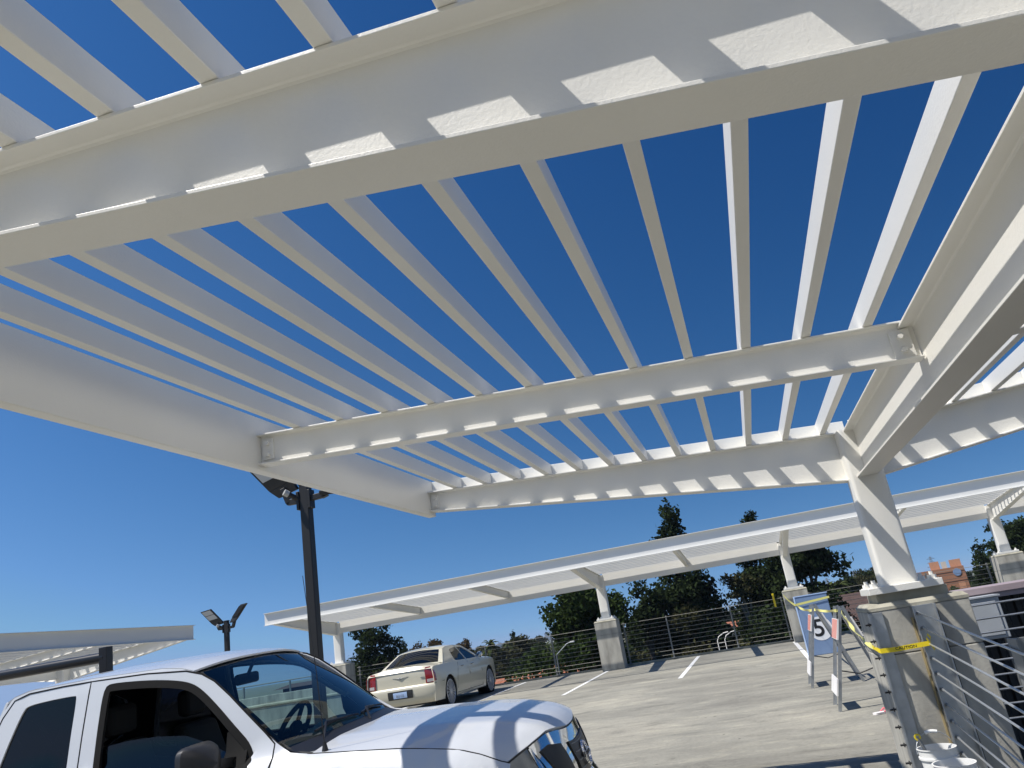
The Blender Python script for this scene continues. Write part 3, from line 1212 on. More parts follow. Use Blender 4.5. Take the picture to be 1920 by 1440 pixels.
def dash(s, t):
    y = lerp(-.69, .69, t)
    a = s
    u = interp(a, [(0, 1.50), (.25, 1.62), (.6, 1.88), (.75, 2.0), (.85, 2.03), (1, 1.98)])
    z = interp(a, [(0, 1.02), (.25, 1.035), (.6, 1.05), (.75, 1.03), (.85, .95), (1, .6)])
    z += .045 * math.exp(-((y - .36) / .2) ** 2) * sstep(.3, .65, a) * (1 - sstep(.8, 1, a))
    return (-u, y, z)


m = MB()
m.grid(dash, 16, 25, flip=True)
m.build('dashboard', 'greytrim', TR, smooth=True)
sw = MB()
ctr, nrm = Vector((-2.22, .36, 1.04)), Vector((-.88, 0, .47)).normalized()
e1 = Vector((0, 1, 0))
e2 = nrm.cross(e1)
sw.tube([ctr + (e1 * math.cos(a) + e2 * math.sin(a)) * .185 for a in [2 * math.pi * i / 32 for i in range(33)]], .017, 8)
for a in (0, math.pi, math.pi * 1.5):
    sw.bar(ctr - nrm * .01, ctr + (e1 * math.cos(a) + e2 * math.sin(a)) * .18, .04, .015, nrm)
sw.lathe([(0, .02), (.06, .015), (.07, -.02), (0, -.03)], (0, 0, 0), 'z', n=16)
hubn = len(sw.v)
sw.v[-64:] = [tuple(ctr + e1 * x + e2 * y + nrm * z) for x, y, z in sw.v[-64:]]
sw.build('steering_wheel', 'interior', TR, smooth=True)
for y in (-.36, .36):
    s_ = MB()
    s_.hexa([(-2.35, y - .24, .50), (-2.85, y - .24, .48), (-2.85, y + .24, .48), (-2.35, y + .24, .50), (-2.35, y - .24, .72), (-2.80, y - .24, .66), (-2.80, y + .24, .66), (-2.35, y + .24, .72)])
    s_.hexa([(-2.75, y - .23, .60), (-2.90, y - .23, .60), (-2.90, y + .23, .60), (-2.75, y + .23, .60), (-2.95, y - .20, 1.20), (-3.05, y - .20, 1.20), (-3.05, y + .20, 1.20), (-2.95, y + .20, 1.20)])
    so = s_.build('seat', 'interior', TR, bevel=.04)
    h = MB()
    h.box(-3.06, -2.97, y - .12, y + .12, 1.24, 1.42)
    h.build('headrest', 'interior', so, bevel=.035)
m = MB()
m.box(-2.345, -2.31, -.13, .13, 1.405, 1.475)
mo = m.build('rear_view_mirror', 'blackp', TR, bevel=.022)
m = MB()
m.tube([(-2.325, 0, 1.45), (-2.29, 0, 1.51), (-2.255, 0, 1.55)], .012, 8)
m.build('mirror_stalk', 'blackp', mo)
for sg in (1,):
    m = MB()
    m.tube([(-2.12, .630, 1.36), (-2.14, .585, 1.35), (-2.04, .605, 1.27), (-1.94, .630, 1.195), (-1.92, .672, 1.20)], .016, 8)
    m.build('grab_handle', 'greytrim', TR, smooth=True)

# cowl, wipers, aerial
m = MB()


def cowl(s, t):
    y = lerp(-1, 1, t)
    a, b = hood(1, t), ws(.06, t)
    return (lerp(a[0] + .02, b[0], s), y * .715, lerp(a[2] - .028, b[2] - .004, s))


m.grid(cowl, 6, 21, flip=True)
m.build('cowl', 'blackp', TR, smooth=True)
for y0, y1 in ((-.45, .06), (.12, .60)):
    m = MB()
    p = [ws(.07 + .02 * math.sin(math.pi * k / 8), (lerp(y0, y1, k / 8) + .72) / 1.44, .016) for k in range(9)]
    m.tube(p, .007, 6)
    m.tube([Vector(ws(-.02, (y0 + .72) / 1.44, .02)), Vector(ws(.09, (lerp(y0, y1, .25) + .72) / 1.44, .026)), Vector(ws(.085, (lerp(y0, y1, .55) + .72) / 1.44, .02))], .008, 6)
    m.build('wiper', 'blackp', TR, smooth=True)
m = MB()
m.tube([(-1.435, -.70, 1.03), (-1.445, -.705, 1.45), (-1.475, -.71, 1.97)], .0028, 6, r2=.0018)
m.lathe([(.02, 0), (.016, .012), (.008, .05), (0, .05)], (-1.435, -.70, 1.022), n=10)
m.build('aerial', 'blackp', TR, smooth=True)
# bed interior and tailgate
m = MB()
m.box(-5.60, -3.84, -.75, .75, .55, .60)
m.build('bed_floor', 'greytrim', TR)
m = MB()
m.box(-5.62, -5.58, -.82, .82, .48, 1.0)
m.build('tailgate', 'white', TR, bevel=.01)
m = MB()
m.box(-5.0, -.75, -.55, .55, .28, .42)
m.box(-1.5, -.55, -.68, .68, .35, .78)
m.build('underbody', 'blackp', TR)
for sgn in (-1, 1):
    m = MB()
    for (u0, z0) in WA:
        m.lathe([(.445, -.16), (.445, .05)], (-u0, sgn * .74, .37), 'y', n=24)
    m.build('wheel_well', 'blackp', TR)
    m = MB()
    m.box(-5.63, -5.61, sgn * .70, sgn * .84, .62, .92)
    m.build('tail_light', 'red', TR)

# ladder rack standing in the bed
RK = empty('ladder_rack', tuple(TR.location), .05, 'black tube ladder rack standing up behind the white truck cab', 'rack')
RK.rotation_euler = (ROLL, 0, .05)
for sgn in (-1, 1):
    m = MB()
    m.tube([(-4.10, sgn * .78, 1.76), (-6.0, sgn * .78, 1.76)], .042, 12)
    m.build('side_rail', 'blackpc', RK, smooth=True)
    for u in (4.10, 5.52):
        m = MB()
        m.box(-u - .038, -u + .038, sgn * .78 - .038, sgn * .78 + .038, 1.003, 1.84 if u < 5 else 1.72)
        m.build('upright', 'blackpc', RK, bevel=.006)
m = MB()
m.tube([(-5.95, -.78, 1.76), (-5.95, .78, 1.76)], .03, 10)
m.tube([(-5.52, -.78, 1.40), (-5.52, .78, 1.40)], .022, 10)
m.build('cross_bar', 'blackpc', RK, smooth=True)
# ------------------------------------------------------------------ cream sedan (local: X forward from its rear bumper)
SD = empty('parked_sedan', (-8.53, 17.95, G(19.9) - .012), R(90), 'cream sedan parked nose to the far railing, seen from behind over the truck hood', 'car')


def sw_(u):
    return interp(u, [(0, .86), (.06, .90), (.25, .925), (.7, .935), (4.2, .935), (4.6, .90), (4.9, .82), (5.0, .74)])


def sprof(z):
    return interp(z, [(.2, .94), (.32, .98), (.55, 1.0), (.80, .99), (.93, .975), (1.045, .935)])


def stop_(u):
    return interp(u, [(.06, .965), (.10, 1.01), (.16, 1.03), (.7, 1.045), (1.2, 1.045), (3.4, 1.02), (4.5, .955), (4.85, .88), (4.95, .68)])


def sarch(u0, r=.405, n=14):
    return [(u0 + r * math.cos(R(a)), .365 + r * math.sin(R(a))) for a in [-18 + 216 * i / n for i in range(n + 1)]]


for sgn in (-1, 1):
    out = [(.07, .25), (.05, .45), (.055, .66), (.06, .965), (.10, 1.01), (.16, 1.03), (.7, 1.045), (1.2, 1.045), (3.4, 1.02), (4.5, .955), (4.85, .88), (4.94, .68), (4.93, .3)]
    out += [(4.62, .24)] + sarch(4.06) + sarch(1.0) + [(.5, .24)]
    p = panel(out, [], lambda u, z: (u, sgn * sw_(u) * sprof(z), z), .12, flip=(sgn > 0))
    b = p.build('body_side', 'cream', SD, smooth=True, solid=.02)
    # door seams and sill line
    for pts in ([(2.42, 1.0), (2.44, .7), (2.40, .3)], [(1.72, 1.0), (1.62, .85), (1.50, .62), (1.46, .40)], [(3.38, .99), (3.42, .7), (3.40, .3)], [(1.45, .30), (3.42, .30)],
                [(.09, .655), (.62, .66)]):
        m = MB()
        m.tube([(u, sgn * (sw_(u) * sprof(z) + .0005), z) for u, z in pts], .0055, 5)
        m.build('door_seam', 'blackr', b)
    for u in (1.80, 2.58):
        m = MB()
        m.bar((u, sgn * (sw_(u) * sprof(.9) + .02), .905), (u + .20, sgn * (sw_(u) * sprof(.9) + .02), .905), .02, .026)
        m.build('door_handle', 'chrome', b, bevel=.006)
    # cabin side with window openings
    def ym(z):
        return interp(z, [(.99, .872), (1.06, .85), (1.42, .615), (1.47, .58)])
    w1 = smooth_poly([(1.70, 1.055), (1.665, 1.10), (1.74, 1.30), (1.80, 1.365), (2.30, 1.395), (2.335, 1.37), (2.42, 1.06), (2.40, 1.045)], 2)
    w2 = smooth_poly([(2.47, 1.06), (2.385, 1.375), (2.41, 1.395), (2.72, 1.375), (2.92, 1.28), (3.28, 1.075), (3.26, 1.045), (2.50, 1.04)], 2)
    cs = panel([(.74, 1.0), (.80, 1.075), (1.13, 1.25), (1.42, 1.400), (1.62, 1.435), (2.2, 1.452), (2.75, 1.425), (3.05, 1.28), (3.45, 1.06), (3.52, .985)], [w1, w2],
               lambda u, z: (u, sgn * ym(z), z), .08, flip=(sgn > 0))
    cs.build('cabin_side', 'cream', SD, smooth=True, solid=.02)
    for w in (w1, w2):
        g_ = panel(inset(w, -.006), [], lambda u, z: (u, sgn * (ym(z) - .012), z), .12, flip=(sgn > 0))
        g_.build('window', 'carglass', SD, smooth=True)
    m = MB()
    m.bar((3.18, sgn * .86, 1.05), (3.18, sgn * .97, 1.075), .05, .04)
    m.lathe([(0, -.05), (.06, -.045), (.085, 0), (.07, .05), (0, .075)], (3.18, sgn * 1.0, 1.10), 'x', n=16)
    mo = m.build('wing_mirror', 'chrome', SD, smooth=True)
    for u0 in (1.0, 4.06):
        w = MB()
        w.lathe([(.285, .02), (.30, .02), (.345, .03), (.363, .0), (.363, -.18), (.30, -.21), (.0, -.21)], (0, 0, 0), 'y', n=36)
        if sgn < 0:
            w.v = [(x, -y, z) for x, y, z in w.v]
        wo = w.build('wheel', 'blackr', SD, smooth=True, loc=(u0, sgn * .89, .365))
        rm = MB()
        rm.lathe([(.29, .020), (.275, .028), (.265, .005), (.262, -.12)], (0, 0, 0), 'y', n=36)
        for k in range(16):
            a = 2 * math.pi * k / 16
            rm.bar((.05 * math.cos(a), .012, .05 * math.sin(a)), (.275 * math.cos(a), .012, .275 * math.sin(a)), .020, .03, (0, 1, 0))
        rm.lathe([(0, .035), (.03, .034), (.062, .018), (.062, -.03)], (0, 0, 0), 'y', n=18)
        if sgn < 0:
            rm.v = [(x, -y, z) for x, y, z in rm.v]
        rm.build('rim', 'alloy', wo, smooth=True)
        dk = MB()
        dk.lathe([(0, -.07), (.262, -.07)], (0, 0, 0), 'y', n=24)
        if sgn < 0:
            dk.v = [(x, -y, z) for x, y, z in dk.v]
        dk.build('brake_disc', 'blackp', wo)
        m = MB()
        m.lathe([(.40, -.28 * sgn), (.40, .005 * sgn)], (u0, sgn * .89, .365), 'y', n=24)
        m.build('wheel_well', 'blackp', SD)


def stopgrid(ua, ub, crown):
    def f(s, t):
        u = lerp(ua, ub, s)
        y = lerp(-1, 1, t)
        ze = stop_(u)
        ye = sw_(u) * sprof(ze)
        return (u, y * ye, ze + crown(u) * (1 - abs(y) ** 3.2))
    m = MB()
    m.grid(f, 16, 25, flip=False)
    return m


stopgrid(.075, 1.1, lambda u: interp(u, [(.06, .0), (.09, .035), (.14, .06), (.8, .075), (1.1, .06)])).build('boot_lid', 'cream', SD, smooth=True)
stopgrid(3.3, 4.95, lambda u: interp(u, [(3.3, .06), (4.4, .085), (4.8, .06), (4.95, .0)])).build('bonnet', 'cream', SD, smooth=True)


def rear(a, z, off=0.):
    u = interp(z, [(.24, .12), (.34, .03), (.5, .0), (.62, .005), (.655, .03), (.67, .085), (.93, .085), (1.03, .10), (1.07, .13)]) + .05 * abs(a) ** 6
    zz = min(z, stop_(.08) + .06)
    return (u - off, a * (sw_(.06) * sprof(zz) + .004), zz)


m = MB()
zz_ = [.24, .30, .34, .42, .5, .58, .62, .645, .655, .662, .67, .70, .78, .86, .93, .98, 1.01, 1.03, 1.045]
m.grid(lambda s, t: rear(lerp(-1, 1, t), zz_[round(s * 18)] if abs(lerp(-1, 1, t)) < .8 or zz_[round(s * 18)] < .99 else min(zz_[round(s * 18)], 1.0)), 19, 31)
rear_o = m.build('rear_panel', 'cream', SD, smooth=True)


def rpatch(name, poly, mat, off, par=SD, th=.01):
    o = panel(poly, [], lambda a, z: rear(a, z, off), .06, flip=True)
    return o.build(name, mat, par, smooth=True, solid=th, soff=1.)


for s_ in (-1, 1):
    tl = rpatch('tail_light', [(s_ * .74, .672), (s_ * .995, .68), (s_ * .995, .95), (s_ * .93, 1.035), (s_ * .79, 1.03), (s_ * .745, .95)][::s_], 'red', .014)
    rpatch('reversing_lamp', [(s_ * .78, .69), (s_ * .96, .695), (s_ * .96, .76), (s_ * .78, .76)][::s_], 'clear', .028, tl, .004)
    m = MB()
    m.grid(lambda s, t: (lerp(.05, .20, s), s_ * (sw_(.06) * sprof(lerp(.70, .96, t)) + .012 + .02 * s * (1 - s)), lerp(.70, .96 - .06 * s, t)), 4, 6, flip=(s_ > 0))
    m.build('side_lamp', 'red', tl, smooth=True, solid=.012)
# plate recess and plate
rpatch('plate_recess', [(-.36, .40), (.36, .40), (.36, .585), (-.36, .585)], 'darkmetal', .004)
pl = rpatch('licence_plate', [(-.20, .425), (.20, .425), (.20, .555), (-.20, .555)], 'bluelight', .012)
text_mesh('plate_number', '8UJ 17Z', .085, 'tower', pl, .001, (-.019, 0, .475), (R(90), 0, R(-90)), .72)
# winged badge and small badge
m = MB()
for s_ in (-1, 1):
    m.tube([rear(s_ * .02, .86, .012), rear(s_ * .09, .875, .010), rear(s_ * .24, .90, .008)], .012, 6, r2=.003)
m.lathe([(0, -.008), (.022, -.006), (.028, 0), (.022, .006), (0, .008)], rear(0, .86, .014), 'x', n=14)
m.build('winged_badge', 'galvdark', SD, smooth=True)
m = MB()
a, b = rear(-.72, .815, .010), rear(-.60, .815, .010)
m.bar(a, b, .006, .022)
m.build('model_badge', 'galvdark', SD)
# glasshouse
def rwin(s, t):
    y = lerp(-1, 1, t)
    u = lerp(.80 - .10 * (1 - y * y), 1.44 - .05 * (1 - y * y), s)
    z = lerp(1.075 + .02 * (1 - y * y), 1.405 + .045 * (1 - y * y), s) + .03 * math.sin(math.pi * s) * (1 - y * y)
    return (u, y * lerp(.855, .628, s), z)


m = MB()
m.grid(rwin, 12, 21)
m.build('rear_window_surround', 'cream', SD, smooth=True)
m = MB()
m.grid(lambda s, t: (Vector(rwin(lerp(.06, .90, s), lerp(.07, .93, t))) + Vector((-.006, 0, .009))), 12, 21)
m.build('rear_window', 'rearglass', SD, smooth=True)


def sroof(s, t):
    y = lerp(-1, 1, t)
    u = lerp(1.42, 2.80, s)
    ze = interp(u, [(1.40, 1.395), (1.62, 1.435), (2.2, 1.452), (2.75, 1.425), (2.85, 1.38)])
    zc = interp(u, [(1.38, 1.455), (1.7, 1.49), (2.2, 1.50), (2.65, 1.48), (2.85, 1.43)])
    return (u, y * (interp(ze, [(1.38, .64), (1.42, .615), (1.47, .58)]) + .003), ze + (zc - ze) * (1 - abs(y) ** 2.6))


m = MB()
m.grid(sroof, 14, 21)
m.build('roof', 'cream', SD, smooth=True, solid=.015)
m = MB()
m.grid(lambda s, t: (lerp(3.50 + .08 * (1 - lerp(-1, 1, t) ** 2), 2.78, s), lerp(-1, 1, t) * lerp(.84, .625, s), lerp(1.03, 1.405, s) + .02 * math.sin(math.pi * s) + .03 * s * (1 - lerp(-1, 1, t) ** 2)), 10, 15, flip=True)
m.build('windscreen', 'carglass', SD, smooth=True)
m = MB()
m.box(1.2, 3.4, -.80, .80, .62, .66)
for u, y in ((2.35, -.38), (2.35, .38), (1.45, 0)):
    m.box(u - .10, u + .05, y - (.24 if u > 2 else .62), y + (.24 if u > 2 else .62), .66, 1.12)
    m.box(u - .10, u - .02, y - .11, y + .11, 1.14, 1.28)
m.build('seats', 'interior', SD)
m = MB()
m.box(.25, 4.8, -.66, .66, .20, .60)
m.box(1.05, 4.6, -.80, .80, .30, .62)
m.build('underbody', 'blackp', SD)


# ------------------------------------------------------------------ lamp posts
def lamp_post(x, y, top, label, la, lb, ra, rb, rdrop=.055):
    g = G(y)
    root = empty('lamp_post', (x, y, g), 0, label, 'lamp post', 'dark lamp posts with two flat lamp heads')
    h = top - g
    m = MB()
    m.box(-.0635, .0635, -.0635, .0635, .6, h)
    m.build('pole', 'bronze', root, bevel=.010)
    m = MB()
    m.box(-.28, .28, -.28, .28, 0, .6)
    m.build('pole_footing', 'ped', root, bevel=.02)
    m = MB()
    m.box(-.072, .072, -.072, .072, h, h + .03)
    m.build('cap', 'bronze', root, bevel=.01)
    for sx, a, b in ((-1, Vector(la), Vector(lb)), (1, Vector(ra), Vector(rb))):
        # arm, housing and lens; a = length vector, b = width vector
        o = Vector((sx * .27, -.02, h - (.055 if sx < 0 else rdrop))) - b * .5 - a * .04
        nn = a.cross(b).normalized()
        if nn.z > 0:
            nn = -nn
        arm = MB()
        arm.bar((sx * .05, -.02, h - .20), (sx * .27, -.02, h - .19), .07, .075)
        arm.bar((sx * .25, -.02, h - .20), tuple(Vector((sx * .27, -.02, h - (.055 if sx < 0 else rdrop))) + a * .10), .085, .07)
        arm.box(sx * .085 - .02, sx * .085 + .02, -.08, .05, h - .33, h - .08)
        ao = arm.build('arm', 'bronze', root, bevel=.006)
        hd = MB()
        t = .055

        def prism(m, q, lo, hi):
            m.hexa([tuple(p + nn * lo) for p in q] + [tuple(p + nn * hi) for p in q])

        q = [o + a * .05 + b * .12, o + a * .05 + b * .88, o + a * .20 + b, o + a * .20]
        prism(hd, [o + a * .20, o + a * .20 + b, o + a + b, o + a], 0, -t)
        prism(hd, [o + a * .02 + b * .10, o + a * .02 + b * .90, o + a * .199 + b, o + a * .199], 0, -t)
        ho = hd.build('lamp_head', 'bronze', root, bevel=.006)
        for k in range(9):
            f = MB()
            c0 = o + a * .30 + b * (.1 + .1 * k) - nn * t
            f.bar(tuple(c0 - nn * .012), tuple(c0 + a * .6 - nn * .012), .012, .03, tuple(nn))
            if k == 0:
                fins = f
            else:
                fins.add(f.v, f.f)
        fins.build('cooling_fins', 'bronze', ho)
        for r0, r1 in ((.40, .66), (.69, .95)):
            ln = MB()
            prism(ln, [o + a * r0 + b * .08, o + a * r0 + b * .92, o + a * r1 + b * .92, o + a * r1 + b * .08], .004, -.01)
            ln.build('lens', 'lens', ho)
    m = MB()
    m.tube([(-.075, -.03, h - .19), (-.17, -.15, h - .11)], .036, 14)
    s_ = m.build('light_sensor', 'bronze', root, smooth=True)
    m = MB()
    m.tube([(-.17, -.15, h - .11), (-.205, -.195, h - .08)], .044, 14)
    m.build('sensor_cap', 'lens', s_, smooth=True)


lamp_post(-5.40, 9.06, 2.42, 'dark lamp post rising just behind the truck roof, heads partly hidden by the overhead canopy',
          (-.50, -.15, .66), (.40, -.06, .07), (.58, .22, -.02), (.10, -.36, -.12), .17)
lamp_post(-15.57, 21., 1.93, 'more distant dark lamp post with two lamp heads spread in a V',
          (-.42, -.10, .50), (.40, -.05, .03), (.52, -.10, .48), (.30, -.12, 0.0))

# ------------------------------------------------------------------ blue panel with the 5
BX, BY = 1.14, 18.55
bl = empty('blue_pillar', (BX, BY, G(18.4)), 0, 'blue painted pillar with a white circle and black 5, yellow tape round its top', 'sign')
m = MB()
m.box(-.268, .40, -.14, .16, 0, 1.235)
m.box(-.268, .28, -.14, .16, 0, .01)
m.v = m.v[:8]
m.f = m.f[:6]
m.build('pillar_body', 'blue', bl, bevel=.012)
m = MB()
m.box(-.285, -.2685, -.145, .165, .0, 1.25)
m.box(-.2680, .42, -.15, .17, 1.2355, 1.255)
m.build('pale_edge', 'bluelight', bl)
m = MB()
m.lathe([(0, -.1445), (.245, -.1445), (.245, -.1405)], (.09, 0, .53), 'y', n=40)
ci = m.build('sign_disc', 'signwhite', bl)
text_mesh('numeral', '5', .50, 'signblack', ci, .0015, (.06, -.1465, .53), (R(90), 0, 0), 1.0)


# ------------------------------------------------------------------ A-frame barricades
def barricade(xl, xr, xa, y0, y1, za, label):
    g = G((y0 + y1) / 2)
    root = empty('barricade', (xa, y0, g), 0, label, 'barricade', 'folding A-frame barricades')
    ha = za - g
    for k, xf in enumerate((xl, xr)):
        for y in (0, y1 - y0):
            m = MB()
            a, b = Vector((xf - xa, y, 0)), Vector((0 + (.012 if k else -.012), y, ha))
            m.bar(a, b, .040, .005, (0, 1, 0))
            m.bar(a + Vector((.018 if k == 0 else -.018, .018 if y == 0 else -.018, 0)), b + Vector((.018 if k == 0 else -.018, .018 if y == 0 else -.018, 0)), .005, .036, (0, 1, 0))
            m.build('leg', 'galv', root)
    d = Vector((xl - xa, 0, -ha))
    for k, xf in enumerate((xl, xr)):
        d = Vector((xf - xa, 0, -ha))
        n = Vector((-1 if k == 0 else 1, 0, abs(xf - xa) / ha)).normalized()
        for t0, t1, mat in (((.13, .33, 'boardw'), (.70, .86, 'boardw')) if k == 0 else ((.13, .33, 'boardw'),)):
            m = MB()
            p = [Vector((0, -.02, ha)) + d * t0, Vector((0, y1 - y0 + .02, ha)) + d * t0, Vector((0, y1 - y0 + .02, ha)) + d * t1, Vector((0, -.02, ha)) + d * t1]
            m.hexa([tuple(q + n * .022) for q in p] + [tuple(q + n * .040) for q in p])
            bo = m.build('board', mat, root)
            if t0 < .5:
                for i in range(5):
                    a = MB()
                    f0, f1 = .0 + i * .2, .12 + i * .2
                    L = y1 - y0

                    def P(f, t):
                        return tuple(Vector((0, f * L, ha)) + d * t + n * .0415)
                    a.add([P(f0, t0 + .005), P(f1, t0 + .005), P(min(1, f1 + .10), t1 - .005), P(min(1, f0 + .10), t1 - .005)], [(0, 1, 2, 3)])
                    a.build('stripe', 'orange', bo)
    m = MB()
    m.tube([(lerp(0, xl - xa, .62), .01, ha * .38), (0, .015, ha * .33), (lerp(0, xr - xa, .62), .01, ha * .38)], .008, 6)
    m.build('spreader', 'blackp', root)


barricade(.66, 1.36, .985, 10.34, 10.96, -.22, 'nearer folding barricade with orange striped board, beside the taped pedestal')
barricade(.53, 1.26, .86, 12.90, 13.52, -.19, 'farther folding barricade with orange striped board, in front of the blue pillar')


# ------------------------------------------------------------------ caution tape (one long ribbon)
def ribbon(pts, w, mat, name, parent=None, up=(0, 0, 1), sag=0., n=14, twist=0.):
    m = MB()
    V = []
    for i in range(len(pts) - 1):
        a, b = Vector(pts[i]), Vector(pts[i + 1])
        for k in range(n):
            t = k / n
            p = a.lerp(b, t)
            p.z -= sag * 4 * t * (1 - t) * (b - a).length
            V.append(p)
    V.append(Vector(pts[-1]))
    for i, p in enumerate(V):
        u = Vector(up)
        if twist:
            d = (V[min(i + 1, len(V) - 1)] - V[max(0, i - 1)]).normalized()
            u = Matrix.Rotation(twist * math.sin(i * .55), 3, d) @ u
        m.v += [tuple(p - u * w / 2), tuple(p + u * w / 2)]
    m.f = [(2 * i, 2 * i + 2, 2 * i + 3, 2 * i + 1) for i in range(len(V) - 1)]
    return m.build(name, mat, parent, smooth=True, solid=.0012, soff=0)


tp = empty('caution_tape', (1.0, 6.4, -.49), 0, 'yellow caution tape strung from the far post over the barricades to the near pedestal', 'tape')


def T(*p):
    return (p[0] - 1.0, p[1] - 6.4, p[2] + .49)


ribbon([T(.775, 6.405, -.475), T(.79, 6.385, -.485), T(.90, 6.385, -.487), T(1.0, 6.385, -.482), T(1.128, 6.382, -.478)], .033, 'tape', 'wrapped_tape', tp, n=8)
ribbon([T(1.128, 6.382, -.478), T(1.14, 6.37, -.44), T(1.125, 6.37, -.415), T(1.112, 6.37, -.44), T(1.13, 6.37, -.49), T(1.145, 6.375, -.525)], .014, 'tape', 'tape_knot', tp, up=(.5, 0, .8), n=5)
ribbon([T(.755, 6.47, -.455), T(.775, 6.405, -.475)], .028, 'tape', 'tape_turn', tp, n=6)
ribbon([T(.755, 6.47, -.455), T(1.0, 10.62, -.29)], .035, 'tapepale', 'hanging_tape', tp, sag=.012, twist=1.0, n=24)
ribbon([T(1.0, 10.62, -.29), T(.95, 10.60, -.27), T(.87, 13.0, -.27)], .035, 'tapepale', 'hanging_tape', tp, sag=.006, twist=.7, n=16)
ribbon([T(.87, 13.0, -.27), T(.80, 13.05, -.27), T(.868, 18.38, -.235)], .04, 'tapepale', 'hanging_tape', tp, sag=.006, twist=.6, n=16)
ribbon([T(.845, 18.38, -.225), T(.868, 18.385, -.222), T(1.575, 18.385, -.165)], .045, 'tapepale', 'wrapped_tape', tp, n=10)
ribbon([T(.845, 18.38, -.225), T(.83, 23.3, .03)], .05, 'tapepale', 'hanging_tape', tp, sag=.006, n=12)
text_mesh('tape_lettering', 'CAUTION', .026, 'signblack', tp, .0004, T(.965, 6.3838, -.484), (R(90), 0, 0), 1.25)
m = MB()
a = T(.545, 24.09, -.02)
m.box(a[0], a[0] + .055, a[1] - .012, a[1], a[2] - .24, a[2] + .14)
m.build('tape_scrap', 'tape', tp)


# ------------------------------------------------------------------ buckets, brush, sandal
def bucket(x, y, label, handle, r=.118, h=.32):
    root = empty('bucket', (x, y, G(y)), 0, label, 'bucket', 'white plastic paint buckets')
    m = MB()
    m.lathe([(0, .004), (r * .86, .004), (r * .87, 0), (r * .96, h * .80), (r * 1.04, h * .80), (r * 1.04, h * .84), (r * .975, h * .84), (r * 1.0, h * .985), (r * 1.05, h * .985), (r * 1.05, h), (r * .97, h), (r * .92, h * .8),
             (r * .82, .02), (0, .02)], n=40)
    b = m.build('pail', 'bucket', root, smooth=True)
    m = MB()
    pts = [(r * 1.05 * math.cos(a), handle[1] * math.sin(a) * .6, h * .9 + handle[0] * math.sin(a)) for a in [math.pi * i / 20 for i in range(21)]]
    m.tube(pts, .0032, 6)
    ho = m.build('wire_handle', 'galv', root, smooth=True)
    m = MB()
    m.tube(pts[8:13], .011, 10)
    m.build('grip', 'bucket', ho, smooth=True)
    return root


bk1 = bucket(.920, 6.10, 'white paint bucket with its wire handle up, brush sticking out of it', (.125, .05))
bk2 = bucket(.915, 5.60, 'white paint bucket in front, its rim overlapping the first bucket', (-.02, -.20))
br = empty('paint_roller', (.83, 6.05, G(6.05) + .02), 0, 'roller pole with a yellow ring end leaning out of the bucket', 'paint roller')
m = MB()
m.tube([(.10, .05, .0), (.0, .06, .36)], .011, 10)
m.build('pole', 'galvdark', br, smooth=True)
m = MB()
m.lathe([(.011, -.006), (.021, -.006), (.021, .008), (.011, .008), (.011, -.006)], (-.003, .06, .37), 'y', n=20)
m.build('ring_end', 'tape', br, smooth=True)
sa = empty('flip_flop', (1.08, 9.86, G(9.86)), R(25), 'pink and white flip-flop lying on the deck beside the taped pedestal', 'sandal')
sole = smooth_poly([(-.13, -.02), (-.12, -.045), (-.02, -.035), (.07, -.05), (.13, -.03), (.135, .02), (.07, .05), (-.03, .033), (-.12, .04), (-.135, .01)], 2)
m = panel(sole, [], lambda a, b: (a, b, .022), .03)
m.build('sole', 'whitefoam', sa, solid=.02)
m = MB()
m.tube([(-.02, -.04, .02), (.02, -.03, .05), (.075, 0, .028)], .009, 8)
m.tube([(-.02, .04, .02), (.02, .03, .05), (.075, 0, .028)], .009, 8)
m.build('strap', 'pink', sa, smooth=True)

# ------------------------------------------------------------------ parapet beside the ramp, seen through the cab
m = MB()
g = G(12.5)
pw = empty('concrete_parapet', (-8.9, 12.6, g), R(2), 'pale concrete parapet wall seen through the truck cab windows', 'wall')
m.box(-3.6, 2.05, -.1, .1, 0, .94)
m.build('wall', 'ped', pw, bevel=.012)
m = MB()
m.box(-3.62, 2.07, -.115, .115, .942, .985)
m.build('coping', 'cap', pw, bevel=.012)

# ------------------------------------------------------------------ ribbed screen, cabinet and rails beside the ramp
wl = empty('ribbed_screen', (1.72, 8.6, -2.6), 0, 'dark ribbed metal screen with a mauve cap right of the near pedestal', 'screen')
m = MB()
k = 0
x = .03
pts = []
while x < 5.2:
    pts += [(x, 0), (x + .06, 0), (x + .075, -.03), (x + .115, -.03), (x + .13, 0)]
    x += .13
m.add([(px, py, 0) for px, py in pts] + [(px, py, 2.32) for px, py in pts], [(i, i + 1, len(pts) + i + 1, len(pts) + i) for i in range(len(pts) - 1)])
m.build('ribbed_sheet', 'darkmetal', wl)
m = MB()
m.box(.03, 5.3, -.28, .35, 2.33, 2.39)
m.build('cap', 'mauve', wl, bevel=.004)
m = MB()
m.box(.04, 5.3, -.26, -.24, 2.285, 2.329)
m.build('drip_edge', 'mauve', wl)
m = MB()
m.box(.03, .10, -.24, -.02, .0, 2.30)
m.build('end_post', 'mauve', wl)
cb = empty('utility_cabinet', (1.93, 8.18, -.98), 0, 'grey steel utility cabinet behind the cable railing, under the mauve cap', 'cabinet')
m = MB()
m.box(-.115, .165, -.09, .12, .33, .685)
m.build('box', 'boxgrey', cb, bevel=.006)
m = MB()
m.box(-.13, .18, -.11, .13, .687, .70)
m.build('lid', 'boxgrey', cb)
m = MB()
m.box(-.09, .13, -.10, -.091, .36, .65)
m.build('door', 'boxgrey', cb, bevel=.004)
